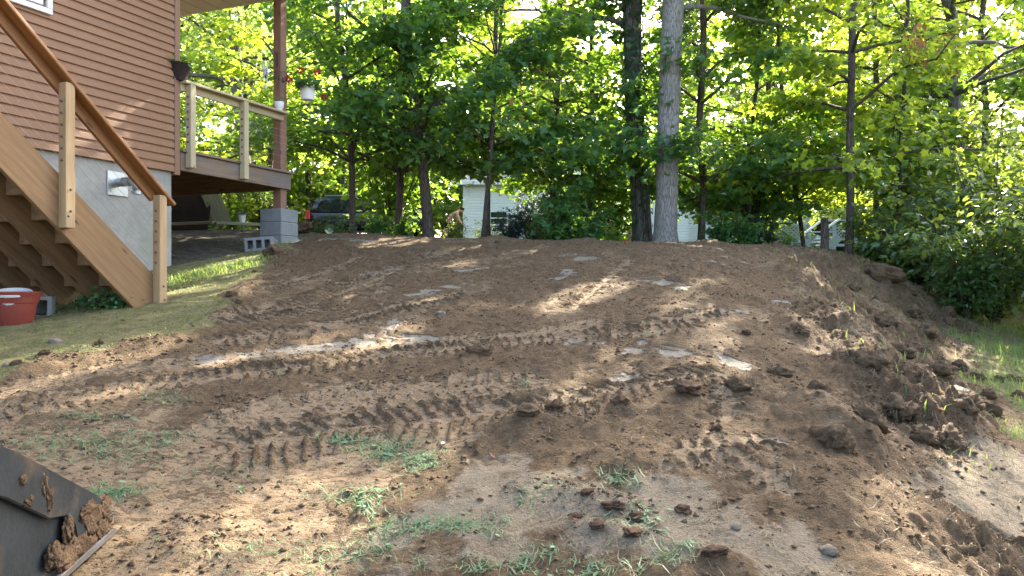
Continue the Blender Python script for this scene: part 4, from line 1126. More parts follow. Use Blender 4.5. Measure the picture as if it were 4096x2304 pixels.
for k in range(5):
    z = np.linspace(0, 5.5, 24); a = -1.6 + 0.5 * (k - 2) + 0.5 * np.sin(z * 0.9 + k)
    r_ = np.interp(z, pp[:, 2], rad) + 0.012
    nb.tube(np.stack([np.interp(z, pp[:, 2], pp[:, 0]) + np.cos(a) * r_, np.interp(z, pp[:, 2], pp[:, 1]) + np.sin(a) * r_, z], 1), 0.012, 5)
link('stem', nb.mesh('stem', 'brown_bark'), iv)

# ------------------------------------------------------------------ the wood behind: a few kinds, copied
def variant(seed, H, r0, zlo, nl, ll, nt_, nle, kind, size, leaf_m, bark_m):
    path = [(0, 0, -0.3)] + [(math.sin(seed + z * 0.3) * 0.25, math.cos(seed * 2 + z * 0.25) * 0.25, z) for z in np.arange(1.5, H, 1.5)]
    wood, lv, tr = gen_tree(path, r0, r0 * 0.35, seed, z_lo=zlo, n_limb=nl, limb_len=ll, n_twig=nt_, n_leaf=nle, kind=kind, size=size, flat=0.6)
    V, T = leaves_np(*lv)
    return wood.mesh('trunk', bark_m), mesh_np('crown', V, T, leaf_m)
VARS = [variant(301, 19, .17, 2.2, 46, 4.2, 8, 16, 'far', .26, 'maple_far', 'brown_bark'),
        variant(302, 15, .13, 0.8, 48, 3.6, 8, 16, 'far', .25, 'maple_far', 'brown_bark'),
        variant(303, 20, .20, 3.0, 46, 4.6, 8, 16, 'far', .27, 'pale_far', 'dark_bark'),
        variant(304, 13, .09, 0.8, 44, 3.2, 8, 15, 'far', .23, 'pale_far', 'brown_bark'),
        variant(305, 18, .16, 1.4, 46, 4.4, 8, 16, 'far', .26, 'oak_leaf', 'dark_bark')]
def plant_copy(name, lab, var, x, y, s, rz, group, cat='tree', z=None):
    t = thing(name, lab, cat, (x, y, float(gz(x, y)) - 0.05 if z is None else z), rz, group)
    t.scale = (s, s, s * 0.98)
    link('trunk', var[0], t); link('crown', var[1], t)
    return t
rg = np.random.default_rng(4)
FAR = []
for row, (y0, n, x0, x1) in enumerate(((20, 0, 9.0, 12.5), (24, 3, -13, -7.8), (27, 3, 15, 26), (28, 3, -17, -10.5), (40, 10, -24, 24), (46, 10, -28, 30), (50, 10, -34, 36), (60, 10, -40, 42), (72, 13, -48, 50))):
    for k in range(n):
        x = x0 + (x1 - x0) * (k + 0.5 + rg.uniform(-.35, .35)) / n
        FAR.append((x, y0 + rg.uniform(-1.6, 1.6), rg.integers(0, 5), rg.uniform(.85, 1.2), rg.random() * 6.28, row))
for x, y, v, s, rz, row in FAR:
    v = int(v)
    if row in (0, 2) and v == 2: v = 0
    if x < -3 and v in (1, 4) and row != 8: v = 2 if v == 4 else 3
    lab = ('tall backlit tree in the wood behind the yard' if row >= 4 else 'leafy tree growing between the yard and the far wood')
    plant_copy('woodland_tree', lab, VARS[v], x, y, s, rz, 'trees of the wood behind' if row >= 4 else 'trees between yard and wood')

for x, y, s, rz, lab in ((11.5, 22.5, .58, 1, 'short pale tree right of the lattice deck'), (14.0, 20.5, .6, 3, 'short pale tree at the right picture edge behind the shrubs'), (9.6, 33.5, .75, 4, 'pale tree behind the lattice deck'), (13.5, 32, .8, 5, 'pale tree behind the right shrubs')):
    plant_copy('pale_tree', lab, VARS[3], x, y, s, rz, 'pale trees right of the lattice deck')
# ------------------------------------------------------------------ shrubs
def shrub_var(seed, H, W, n_stem, n_twig, n_leaf, kind, size, leaf_m):
    rg = np.random.default_rng(seed)
    wood = NB(); LP, LD, LN, LS = [], [], [], []
    for s in range(n_stem):
        az = rg.random() * 6.28; out = W * rg.uniform(0.15, 1.0); h = H * rg.uniform(0.45, 1.0)
        e = np.array([math.cos(az) * out, math.sin(az) * out, h * (1 - 0.25 * (out / W) ** 2)])
        m_ = e * np.array([0.4, 0.4, 0.62])
        q = np.linspace(0, 1, 6)[:, None]
        b = (1 - q) ** 2 * np.zeros(3) + 2 * q * (1 - q) * m_ + q * q * e
        wood.tube(b, 0.018 * (1 - 0.8 * q[:, 0]), 5)
        for w in range(n_twig):
            t = 0.12 + 0.88 * rg.random(); i = min(4, int(t * 5)); o = b[i] + (b[i + 1] - b[i]) * (t * 5 - i)
            td = rg.normal(0, 1, 3); td[2] = abs(td[2]) * 0.35 - 0.05; td /= np.linalg.norm(td); td += np.array([math.cos(az), math.sin(az), 0]) * 0.3
            tl = rg.uniform(0.2, 0.5) * (0.35 + 0.3 * H)
            ee = o + td * tl; ee[2] -= 0.2 * tl
            wood.tube([o, (o + ee) / 2 + np.array([0, 0, .04]), ee], [.005, .004, .002], 3)
            u = rg.random(n_leaf)
            P = o + (ee - o) * u[:, None] + rg.normal(0, .05, (n_leaf, 3))
            D = td + rg.normal(0, .6, (n_leaf, 3)); D[:, 2] -= 0.35
            LP.append(P); LD.append(D); LN.append(rg.normal(0, .5, (n_leaf, 3)) + np.array([0, 0, 1.0])); LS.append(size * rg.uniform(.65, 1.2, n_leaf))
    V, T = leaves_np(np.concatenate(LP), np.concatenate(LD), np.concatenate(LN), np.concatenate(LS), kind)
    return wood.mesh('stem', 'brown_bark'), mesh_np('foliage', V, T, leaf_m)
SH = {'big': shrub_var(501, 3.4, 1.7, 26, 16, 13, 'oval', .13, 'shrub_leaf'),
      'big2': shrub_var(502, 2.6, 1.5, 24, 15, 13, 'oval', .13, 'shrub_leaf'),
      'maple': shrub_var(503, 1.9, 0.8, 12, 10, 9, 'maple', .14, 'maple_leaf'),
      'light': shrub_var(504, 1.3, 0.7, 12, 9, 8, 'oval', .09, 'shrub_leaf'),
      'yellow': shrub_var(505, 1.5, 0.6, 11, 9, 8, 'maple', .12, 'maple_far'),
      'tallmaple': shrub_var(513, 4.2, 1.5, 20, 12, 9, 'maple', .145, 'maple_leaf'),
      'ever': shrub_var(506, 2.4, 1.3, 26, 14, 16, 'oval', .10, 'evergreen_leaf'),
      'weed': shrub_var(507, 0.22, 0.22, 14, 4, 7, 'maple', .05, 'weed_leaf')}
def shrub(kind, x, y, s, rz, lab, group=None, name='shrub', cat='shrub', sz_=None):
    t = thing(name, lab, cat, (x, y, float(gz(x, y)) - 0.03), rz, group)
    t.scale = (s, s, sz_ or s)
    link('stem', SH[kind][0], t); link('foliage', SH[kind][1], t)
    return t
RB = [('big', 8.0, 10.2, 1.0, 0, 'tall glossy shrub at the right picture edge'), ('big', 7.6, 12.6, 1.05, 2, 'large shrub behind the right picture edge shrub'),
      ('big2', 6.75, 11.9, 0.62, 1, 'low broad-leaved shrub just right of the overhanging soil lump'), ('big', 9.8, 12.0, 1.3, 4, 'tallest bright shrub in the right corner of the yard'),
      ('big2', 7.3, 14.2, 1.0, 3, 'shrub right of the crest, below the thin maple'), ('big', 9.6, 15.2, 1.35, 5, 'tall backlit shrub deep in the right corner'),
      ('big2', 7.0, 15.2, .6, 0.6, 'bright leafy shrub at the right end of the crest'), ('big2', 8.6, 8.6, .75, 2.2, 'dark low shrub on the lawn at the right edge')]
for k, x, y, s, rz, lab in RB:
    shrub(k, x, y, s, rz, lab, 'shrubs right of the mound')
CR = [(800, 592, 14.6, 'light', .30), (860, 592, 14.2, 'light', .34), (940, 596, 14.8, 'maple', .36), (1010, 598, 15.5, 'maple', .38), (1290, 602, 14.9, 'ever', .34), (1340, 603, 15.2, 'light', .6),
      (1420, 604, 14.4, 'maple', .8), (1500, 606, 14.6, 'maple', .5), (1545, 608, 14.2, 'yellow', .32), (1800, 618, 15.0, 'maple', .5), (1860, 622, 14.8, 'maple', .5), (1905, 624, 15.3, 'ever', .36),
      (1985, 628, 14.6, 'yellow', .38), (2055, 632, 15.4, 'yellow', .4), (2115, 634, 15.6, 'maple', .36), (2190, 638, 15.2, 'yellow', .5), (1240, 600, 17.0, 'light', .6), (1130, 600, 15.8, 'light', .6), (1350, 600, 22.0, 'ever', .75), (1510, 602, 21.0, 'ever', .85)]
CRL = ['low shrub directly below the van tail light', 'low shrub under the middle of the parked van', 'maple seedlings below the van hood', 'maple seedlings between two dark trunks', 
       'dark little-leaved shrub before the white house wall', 'fine-leaved shrub before the white house wall', 'rounded maple sapling in front of the white house', 'maple sapling left of the toy goal', 'bright low maple shoots by the toy goal',
       'maple saplings right of the pale grey oak', 'dense maple saplings left of the lattice deck', 'dark shrub at the foot of the white gable wall', 'sunlit shoots in front of the lattice deck', 'sunlit shoots beside the grey deck steps',
       'maple seedlings below the deck steps post', 'backlit shoots under the straight brown maple', 'fine shrub behind the twin-stem maple', 'small shrub right of the bowed maple', 'dark evergreen behind the saplings, left one', 'dark evergreen behind the toy goal']
for i, (u, Y, s, lab) in enumerate([(1450, 16.6, .75, 'tall maple sapling between the forked maple and the roof'),
                                   (1545, 18.2, .95, 'tall sapling directly left of the ivy oak'), (1890, 17.6, 1.0, 'tall sapling right of the leafy maple'), (2330, 17.0, 1.15, 'tall sapling right of the lattice deck'), (985, 17.8, 1.2, 'tall sapling behind the dark straight maple')]):
    w = at(u, 600, Y); shrub('tallmaple', w.x, Y, s, i * 1.7, lab, 'tall saplings along the crest', 'sapling', 'sapling')
rg = np.random.default_rng(9)
for (u, v, Y, k, s), lab in zip(CR, CRL):
    w = at(u, v, Y)
    shrub(k, w.x, Y, s, rg.random() * 6, lab, 'shrubs and saplings behind the crest', 'evergreen_shrub' if k == 'ever' else 'sapling' if k in ('maple', 'yellow') else 'shrub', 'shrub' if k in ('ever', 'light') else 'sapling')
rg = np.random.default_rng(23)
for i in range(26):
    y = rg.uniform(38.5, 47); x = -26 + 52 * (i + .5) / 26 + rg.uniform(-.8, .8)
    shrub('yellow' if rg.random() < .6 else 'maple', x, y, rg.uniform(2.6, 3.8), rg.random() * 6, 'thick leafy undergrowth bush in the wood behind', 'undergrowth in the wood', 'understory_bush', 'bush')
rg = np.random.default_rng(19)
for i in range(44):
    y = rg.uniform(19, 46); x = rg.uniform(-.62, .62) * y
    if -0.30 < x / y < -0.13 and y < 36: continue
    if -9.5 < x < -2.5 and 30 < y < 38 or (-3 < x < 10.5 and 17 < y < 40): continue
    if x > 7 and 25 < y < 31: continue
    shrub('yellow' if rg.random() < .6 else 'maple', x, y, rg.uniform(1.6, 2.6), rg.random() * 6, 'thick leafy undergrowth bush in the wood behind', 'undergrowth in the wood', 'understory_bush', 'bush')
for i, (u, v, Y, k, s, lab) in enumerate([(590, 560, 15.5, 'yellow', .9, 'yellowish leafy shrub behind the solar lamp'), (660, 560, 16.0, 'light', 1.2, 'leafy shrub behind the deck pier'), (735, 580, 15.0, 'light', .3, 'small shrub right of the deck pier'),
                                       (560, 555, 17.5, 'maple', 1.0, 'leafy shrub beyond the mossy stair boards'), (650, 560, 19.0, 'yellow', .8, 'pale yellow shrub beyond the deck pier')]):
    w = at(u, v, Y); shrub(k, w.x, Y, s, i * 1.3, lab, 'shrubs behind the deck')
for i, (u, v, s, lab) in enumerate([(268, 772, .9, 'clover-like weed at the foot of the staircase'), (300, 768, .75, 'second weed clump against the stringer foot'), (225, 765, .6, 'small weed in the shade under the stairs')]):
    p = ground_at(u, v); shrub('weed', p[0], p[1], s, i * 2.0, lab, 'weeds at the stair foot', 'weed_plant', 'weed')

# greenery in the deck pots
def tuft(parent, n, rad, h, size, kind, mat, z0, seed, name='foliage'):
    rg = np.random.default_rng(seed)
    a = rg.random(n) * 6.28; r_ = rad * np.sqrt(rg.random(n))
    P = np.stack([np.cos(a) * r_, np.sin(a) * r_, z0 + h * rg.random(n) * (1.1 - 0.5 * (r_ / rad) ** 2)], 1)
    D = np.stack([np.cos(a), np.sin(a), rg.normal(0.1, .5, n)], 1); N = rg.normal(0, .4, (n, 3)) + np.array([0, 0, 1.0])
    V, T = leaves_np(P, D, N, size * rg.uniform(.6, 1.2, n), kind)
    return link(name, mesh_np(name, V, T, mat), parent)
tuft(hang_pot, 130, .16, .17, .09, 'maple', 'weed_leaf', .17, 1)
tuft(small_pot, 26, .05, .09, .045, 'oval', 'shrub_leaf', .12, 2)
tuft(planter_bowl, 90, .18, .10, .07, 'oval', 'weed_leaf', .19, 3)
for k, (x, y, z) in enumerate([(-0.10, 0.06, 0.44), (0.10, -0.10, 0.44), (0.22, -0.14, 0.05 + 0.04), (-0.42, 0.02, .22)]):
    rg = np.random.default_rng(20 + k); n = 60
    d = rg.normal(0, 1, (n, 3)); d /= np.linalg.norm(d, axis=1)[:, None]
    V, T = leaves_np(d * 0.028, d + rg.normal(0, .4, (n, 3)), rg.normal(0, 1, (n, 3)), np.full(n, .034), 'oval')
    fl = link('flower_head', mesh_np('flower_head', V, T, 'petal'), hang_pot, (x, y, z))
    tb = tube('flower_stalk', [(0.2 * x, 0.2 * y, 0.2), (0.7 * x, 0.7 * y, (z + 0.28) / 2 + 0.04), (x, y, z)], 0.003, 'weed_leaf', hang_pot, 4)
# ------------------------------------------------------------------ parked van
def lerp(a, b, t): return a + (b - a) * t
vanY = 35.0
vb = at(1000, 600, vanY)
van = thing('parked_van', 'black minivan parked behind the trees, tail light showing', 'van', (at(1172, 0, vanY, 4.0).x + 0.95, vanY, float(gz(-8, vanY)) + 0.0), R(-6))
# side profile, x from the tail (0) to the nose (5.1)
lower = [(0.02, .45), (0.0, .75), (0.05, 1.02), (0.12, 1.06), (3.6, 1.02), (4.75, .92), (5.05, .72), (5.10, .45), (4.7, .32), (0.3, .32)]
def van_body():
    bm = bmesh.new()
    n = len(lower); rings = []
    for y, k in ((-0.99, 0.985), (-0.96, 1.0), (0.96, 1.0), (0.99, 0.985)):
        rings.append([bm.verts.new((2.5 + (p[0] - 2.5) * k, y if abs(y) < .97 else y, .65 + (p[1] - .65) * k)) for p in lower])
    for a, b in zip(rings, rings[1:]):
        for i in range(n):
            bm.faces.new((a[i], a[(i + 1) % n], b[(i + 1) % n], b[i]))
    bm.faces.new(rings[0]); bm.faces.new(rings[-1][::-1])
    return bm_mesh('body', bm, 'car_paint', True)
link('body', van_body(), van)
def van_top():
    bm = bmesh.new()
    prof = [(0.10, 1.045), (0.30, 1.50), (0.46, 1.68), (0.9, 1.76), (2.4, 1.76), (2.85, 1.68), (3.75, 1.03)]
    n = len(prof); rings = []
    for y, f in ((-0.955, 0), (-0.80, 1), (0.80, 1), (0.955, 0)):
        rings.append([bm.verts.new((p[0], y * (1 if f else (1 - 0.155 * (p[1] - 1.03) / .73)), p[1] + (0.015 if f else -0.03 * (p[1] > 1.6)))) for p in prof])
    for a, b in zip(rings, rings[1:]):
        for i in range(n - 1):
            bm.faces.new((a[i], a[i + 1], b[i + 1], b[i]))
        bm.faces.new((a[n - 1], a[0], b[0], b[n - 1]))
    bm.faces.new(rings[0]); bm.faces.new(rings[-1][::-1])
    return bm_mesh('cabin', bm, 'car_paint', True)
link('cabin', van_top(), van)
def yside(z): return -0.955 * (1 - 0.155 * (z - 1.03) / .73) - 0.006
def vwin(pts, name='window'):
    bm = bmesh.new()
    vs = [bm.verts.new((x, yside(z), z)) for x, z in pts]; vs2 = [bm.verts.new((x, yside(z) + 0.02, z)) for x, z in pts]
    bm.faces.new(vs); bm.faces.new(vs2[::-1])
    for i in range(len(pts)):
        j = (i + 1) % len(pts); bm.faces.new((vs[i], vs2[i], vs2[j], vs[j]))
    return link(name, bm_mesh(name, bm, 'glass'), van)
vwin([(0.36, 1.12), (0.52, 1.50), (0.66, 1.62), (1.42, 1.64), (1.42, 1.10)])
vwin([(1.56, 1.10), (1.56, 1.64), (2.32, 1.64), (2.42, 1.09)])
vwin([(2.54, 1.09), (2.44, 1.64), (2.76, 1.60), (3.45, 1.08)])
box('rear_window', 0.13, 0.20, -0.7, 0.7, 1.15, 1.50, 'glass', van, 0.02)
for s in (-1, 1):
    o = box('tail_light', -0.012, 0.16, s * 0.99 - 0.11, s * 0.99 + 0.015, 0.78, 1.16, 'red_plastic', van, 0.02)
    tube('roof_rail', [(0.7, s * .74, 1.78), (0.8, s * .74, 1.815), (2.2, s * .74, 1.815), (2.3, s * .74, 1.78)], 0.018, 'steel', van, 6)
tw = lathe_mesh('tyre', [(0.20, -0.10), (0.33, -0.10), (0.345, -0.06), (0.345, 0.06), (0.33, 0.10), (0.20, 0.10)], 'rubber', 24)
rw = lathe_mesh('rim', [(0.0, 0.07), (0.06, 0.085), (0.10, 0.06), (0.20, 0.09), (0.205, -0.08), (0.0, -0.08)], 'steel', 16)
for x in (1.0, 4.05):
    for s in (-1, 1):
        w = link('wheel', tw, van, (x, s * 0.92, 0.345), (R(90) * -s if s > 0 else R(90), 0, 0)); link('rim', rw, w)
box('door_handle', 1.62, 1.80, -1.0, -0.985, 0.94, 0.97, 'car_paint', van, 0.004)
box('bumper', -0.06, 0.12, -0.9, 0.9, 0.40, 0.62, 'car_paint', van, 0.03)
box('side_moulding', 0.9, 3.3, -1.0, -0.988, 0.55, 0.60, 'black_plastic', van, 0.004)

# ------------------------------------------------------------------ white neighbouring house
wh = thing('neighbour_house', 'white clapboard neighbouring house with grey shingle roof behind the trees', 'house', (0, 0, 0))
YH = 33.0; xl = at(1852, 0, YH, 4.0).x; xr = at(2990, 0, YH, 4.0).x
zb_ = 2.9; ze = at(0, 737, YH, 4.0).z; zr = at(0, 674, YH + 2.2, 4.0).z
box('wall_core', xl + .02, xr - .02, YH + 0.02, YH + 5, zb_, ze, 'white_siding', wh, 0)
lapm = siding_mesh(xr - xl - 0.28, 0.115, 'white_siding', 0.024, 0.004)
for i in range(int((ze - zb_) / 0.115)):
    link('siding_board', lapm, wh, (xl + 0.14, YH, zb_ + 0.115 * i))
for x in (xl, xr - 0.14):
    box('corner_board', x, x + 0.14, YH - 0.035, YH + 0.10, zb_, ze, 'white_trim', wh, 0.004)
link('roof', poly_prism('roof', [(YH - 0.35, ze - 0.02), (YH + 2.6, zr + 0.1), (YH + 5.5, ze - 0.02), (YH + 5.5, ze + 0.10), (YH + 2.6, zr + 0.22), (YH - 0.35, ze + 0.10)], 0, xl - 0.3, xr + .2, 'shingle'), wh)
box('eave_board', xl - .3, xr + .2, YH - 0.38, YH - 0.351, ze - 0.06, ze + 0.11, 'white_trim', wh, 0.004)
for ux0, ux1, vy0, vy1 in ((1955, 2035, 840, 905), (2290, 2370, 850, 915)):
    a = at(ux0, vy1, YH, 4.0); b = at(ux1, vy0, YH, 4.0)
    w = box('window', a.x, b.x, YH - 0.05, YH - 0.026, a.z, b.z, 'white_trim', wh, 0.006)
    sub(box('pane', a.x + .09, b.x - .09, YH - 0.056, YH - 0.0505, a.z + .09, (a.z + b.z) / 2 - .03, 'glass', wh, 0), w)
    sub(box('pane', a.x + .09, b.x - .09, YH - 0.056, YH - 0.0505, (a.z + b.z) / 2 + .03, b.z - .09, 'glass', wh, 0), w)
# gable front part
YG = 31.6; gl = at(2500, 0, YG, 4.0).x; gr = at(2762, 0, YG, 4.0).x; gm = (gl + gr) / 2
zg0 = at(0, 712, YG, 4.0).z; zg1 = zg0 + (gr - gm) * 0.76
link('gable_core', poly_prism('gable_core', [(gl + .1, zb_), (gr - .1, zb_), (gr - .1, zg0), (gm, zg1 - .05), (gl + .1, zg0)], 1, YG + 0.02, YH - 0.03, 'white_siding'), wh)
i = 0; z = zb_
while z < zg1 - 0.2:
    f = 1.0 if z + .115 < zg0 else max(0.05, (zg1 - z - 0.14) / (zg1 - zg0))
    L = (gr - gl - .24) * f
    link('siding_board', siding_mesh(L, 0.115, 'white_siding', 0.024, 0.004), wh, (gm - L / 2, YG, z)); z += 0.115
for s in (-1, 1):
    board('rake_board', (gm, YG - 0.2, zg1 + .05), (gm + s * (gr - gm + .35), YG - 0.2, zg0 - .22), 0.20, 0.05, 'white_trim', wh)
    board('gable_roof', (gm, (YG + YH) / 2, zg1 + .17), (gm + s * (gr - gm + .4), (YG + YH) / 2, zg0 - .12), 0.06, 2.2, 'shingle', wh)

# ------------------------------------------------------------------ lattice deck of the neighbour with steps
nd_ = thing('lattice_deck', 'grey painted deck with lattice panels and white-railed steps at the right', 'deck', (0, 0, 0))
YD = 28.0
def lattice(name, x0, x1, z0, z1, y, mat, parent, step=0.13, w=0.035):
    bm = bmesh.new(); W = x1 - x0; H = z1 - z0
    for s, yy in ((1, y), (-1, y + 0.012)):
        c = -H
        while c < W:
            if s > 0: pts = [(c, 0), (c + H, H)]
            else: pts = [(c + H, 0), (c, H)]
            (ax, az), (bx_, bz) = pts
            def clip(ax, az, bx_, bz):
                t0, t1 = 0.0, 1.0
                dx = bx_ - ax
                lo, hi = ((0 - ax) / dx, (W - ax) / dx) if dx > 0 else ((W - ax) / dx, (0 - ax) / dx)
                t0 = max(t0, lo); t1 = min(t1, hi)
                return None if t1 - t0 < 0.02 else (ax + dx * t0, az + (bz - az) * t0, ax + dx * t1, az + (bz - az) * t1)
            r = clip(ax, az, bx_, bz)
            if r:
                d = w * 0.35
                vs = [bm.verts.new((x0 + r[0] - d * 1, yy, z0 + r[1] + d * s)), bm.verts.new((x0 + r[0] + d, yy, z0 + r[1] - d * s)), bm.verts.new((x0 + r[2] + d, yy, z0 + r[3] - d * s)), bm.verts.new((x0 + r[2] - d, yy, z0 + r[3] + d * s))]
                v2 = [bm.verts.new((v.co.x, yy + 0.01, v.co.z)) for v in vs]
                bm.faces.new(vs); bm.faces.new(v2[::-1])
                for i in range(4):
                    j = (i + 1) % 4; bm.faces.new((vs[i], v2[i], v2[j], vs[j]))
            c += step
    return link(name, bm_mesh(name, bm, mat), parent)
def S(u, v): return at(u, v, YD, 4.0)
def seg_box(name, u0, v0, u1, v1, y, t, mat='paint_wood'):
    a = at(u0, v1, YD, 4.0); b = at(u1, v0, YD, 4.0)
    return box(name, a.x, b.x, y, y + t, a.z, b.z, mat, nd_, 0.01)
zlow = 1040
a = S(3082, 905); b = S(3235, 900)
lattice('lattice_panel', S(3085, 0).x, S(3230, 0).x, S(0, 1000).z, S(0, 903).z, YD + .05, 'paint_wood', nd_)
lattice('lattice_panel', S(3075, 0).x, S(3235, 0).x, S(0, 893).z, S(0, 845).z, YD + 1.6, 'paint_wood', nd_)
lattice('lattice_panel', S(3240, 0).x, S(3300, 0).x, S(0, 893).z, S(0, 850).z, YD + 1.6, 'paint_wood', nd_)
lattice('lattice_panel', S(3305, 0).x, S(3335, 0).x, S(0, 925).z, S(0, 895).z, YD + .05, 'paint_wood', nd_)
lattice('lattice_panel', S(3342, 0).x, S(3420, 0).x, S(0, 960).z, S(0, 890).z, YD + .05, 'paint_wood', nd_)
lattice('lattice_panel', S(3500, 0).x, S(3610, 0).x, S(0, 950).z, S(0, 885).z, YD + .05, 'paint_wood', nd_)
lattice('lattice_panel', S(3240, 0).x, S(3335, 0).x, S(0, 1010).z, S(0, 935).z, YD + 0.6, 'paint_wood', nd_)
for u0, u1, v0, v1 in ((3074, 3085, 893, zlow), (3230, 3242, 850, zlow), (3330, 3343, 884, zlow), (3420, 3432, 880, zlow), (3490, 3500, 880, zlow), (3608, 3620, 880, zlow), (3222, 3233, 955, zlow)):
    seg_box('post', u0, v0, u1, v1, YD - 0.02, 0.10)
for u0, u1, v0, v1 in ((3070, 3240, 896, 903), (3296, 3345, 880, 886), (3345, 3435, 880, 886), (3490, 3620, 878, 884), (3240, 3330, 925, 932), (3435, 3620, 962, 985)):
    seg_box('rail', u0, v0, u1, v1, YD - 0.06, 0.07)
for k in range(6):
    seg_box('deck_board', 3085 + 0, 1004 + k * 3, 3330, 1006.2 + k * 3, YD + 0.3 - 0.05 * k, 0.3)
A = S(3262, 888); B = S(3195, 938)
board('stair_rail', (A.x, YD - 0.5, A.z), (B.x, YD - 0.5, B.z), 0.06, 0.12, 'white_trim', nd_)
A = S(3292, 890); B = S(3228, 935)
board('stair_rail', (A.x, YD - 1.4, A.z), (B.x, YD - 1.4, B.z), 0.06, 0.12, 'white_trim', nd_)
A = S(3292, 955); B = S(3235, 1012)
board('stair_stringer', (A.x, YD - 1.4, A.z), (B.x, YD - 1.4, B.z), 0.28, 0.05, 'paint_wood', nd_)
A = S(3262, 955); B = S(3205, 1012)
board('stair_stringer', (A.x, YD - 0.5, A.z), (B.x, YD - 0.5, B.z), 0.28, 0.05, 'paint_wood', nd_)
for k in range(4):
    q = A.lerp(B, (k + .5) / 4)
    box('step', q.x - .14, q.x + .16, YD - 1.35, YD - 0.52, q.z - .0, q.z + .04, 'white_trim', nd_, 0.004)
box('deck_floor', S(3074, 0).x, S(3620, 0).x, YD + .12, YD + 4, S(0, 975).z - .1, S(0, 975).z, 'paint_wood', nd_, 0.01)
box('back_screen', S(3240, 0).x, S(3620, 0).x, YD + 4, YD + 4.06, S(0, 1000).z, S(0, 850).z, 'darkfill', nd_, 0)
st = at(3297, 960, 14.0, 4.0); b0 = gz(st.x, 14.0)
o = tube('tree_stump_post', [(st.x, 14.0, b0 - .1), (st.x + .01, 14.0, b0 + .5), (st.x, 14.0, at(0, 873, 14.0, 4.0).z)], [0.072, 0.068, 0.064], 'brown_bark', None, 12)
tag(o, 'short cut-off tree stem with mossy bark standing before the deck steps', 'stem')

# ------------------------------------------------------------------ toy goal and tee stand by the ivy oak
YT = 19.0
g = thing('toy_goal', 'small red and white toy sports goal with dark net left of the ivy oak', 'goal', (0, 0, 0))
z0 = float(gz(at(2490, 0, YT, 4.0).x, YT))
a = at(2453, 938, YT, 4.0); b = at(2535, 942, YT, 4.0); wth = b.x - a.x
tube('goal_post', [(a.x, YT, z0), (a.x, YT, z0 + (a.z - z0) * .6)], 0.032, 'red_plastic', g, 10)
tube('goal_post', [(a.x, YT, z0 + (a.z - z0) * .6), (a.x, YT, a.z)], 0.031, 'white_trim', g, 10)
tube('goal_post', [(b.x, YT, z0), (b.x, YT, a.z)], 0.032, 'red_plastic', g, 10)
tube('crossbar', [(a.x - .03, YT, a.z), (b.x + .03, YT, a.z)], 0.030, 'white_trim', g, 10)
box('banner', a.x + .12, b.x - .05, YT - 0.012, YT + 0.012, a.z - .15, a.z - .03, 'red_plastic', g, 0.003)
nb = NB()
for k in range(15):
    x = a.x + wth * k / 14; nb.tube([(x, YT + .02, a.z - .05), (x, YT + .6, z0 + .02)], 0.006, 4)
for k in range(12):
    f = k / 11; nb.tube([(a.x, YT + .02 + .58 * f, a.z - .05 + (z0 + .07 - a.z) * f), (b.x, YT + .02 + .58 * f, a.z - .05 + (z0 + .07 - a.z) * f)], 0.006, 4)
link('net', nb.mesh('net', 'net'), g)
YS = 18.0; a = at(2519, 900, YS, 4.0); z0 = float(gz(a.x, YS))
t = thing('tee_stand', 'cream and yellow plastic stand left of the ivy oak base', 'stand', (a.x, YS, z0))
h = a.z - z0
link('tube_body', lathe_mesh('tube_body', [(0, h * .35), (.055, h * .35), (.055, h), (0, h)], 'cream_plastic', 16), t)
link('ring', lathe_mesh('ring', [(.05, h - .02), (.085, h - .02), (.085, h + .03), (0, h + .035)], 'yellow_plastic', 16), t)
link('ring', lathe_mesh('ring', [(.04, h * .33), (.08, h * .33), (.085, h * .40), (.04, h * .42)], 'yellow_plastic', 16), t)
for k in range(3):
    an = k * 2.1 + .5
    tube('leg', [(0.03 * math.cos(an), .03 * math.sin(an), h * .36), (.10 * math.cos(an), .10 * math.sin(an), 0)], 0.014, 'cream_plastic', t, 6)

# ------------------------------------------------------------------ a person bending, far behind
YP = 31.0
hp = at(1790, 905, YP, 4.0); gp = float(gz(hp.x, YP)); hipz = max(hp.z - gp, 0.8)
per = thing('person', 'shirtless person in dark shorts bending forward beside the white house', 'person', (hp.x, YP, gp), 0)
def skin_body(verts, edges, radii, name, mat, parent):
    me = bpy.data.meshes.new(name); me.from_pydata(verts, edges, [])
    me.materials.append(M[mat])
    o = link(name, me, parent)
    sk = o.modifiers.new('skin', 'SKIN')
    for i, r_ in enumerate(radii):
        me.skin_vertices[0].data[i].radius = (r_, r_)
    me.skin_vertices[0].data[0].use_root = True
    o.modifiers.new('sub', 'SUBSURF').levels = 1; o.modifiers['sub'].render_levels = 1
    return o
hz_ = 0.88
bv = [(0, 0, hz_), (.16, 0, hz_ + .20), (.36, 0, hz_ + .36), (.45, 0, hz_ + .42), (.55, 0, hz_ + .44), (.64, 0, hz_ + .42),
      (-.02, -.10, hz_ - .06), (.05, -.11, .47), (-.04, -.12, .08), (.08, -.12, .04), (-.02, .10, hz_ - .06), (-.10, .11, .46), (-.22, .12, .08), (-.10, .12, .04),
      (.36, -.18, hz_ + .33), (.44, -.21, hz_ + .06), (.58, -.18, hz_ - .14), (.66, -.17, hz_ - .20), (.36, .18, hz_ + .33), (.46, .21, hz_ + .06), (.60, .18, hz_ - .14), (.68, .17, hz_ - .20)]
be = [(0, 1), (1, 2), (2, 3), (3, 4), (4, 5), (0, 6), (6, 7), (7, 8), (8, 9), (0, 10), (10, 11), (11, 12), (12, 13), (2, 14), (14, 15), (15, 16), (16, 17), (2, 18), (18, 19), (19, 20), (20, 21)]
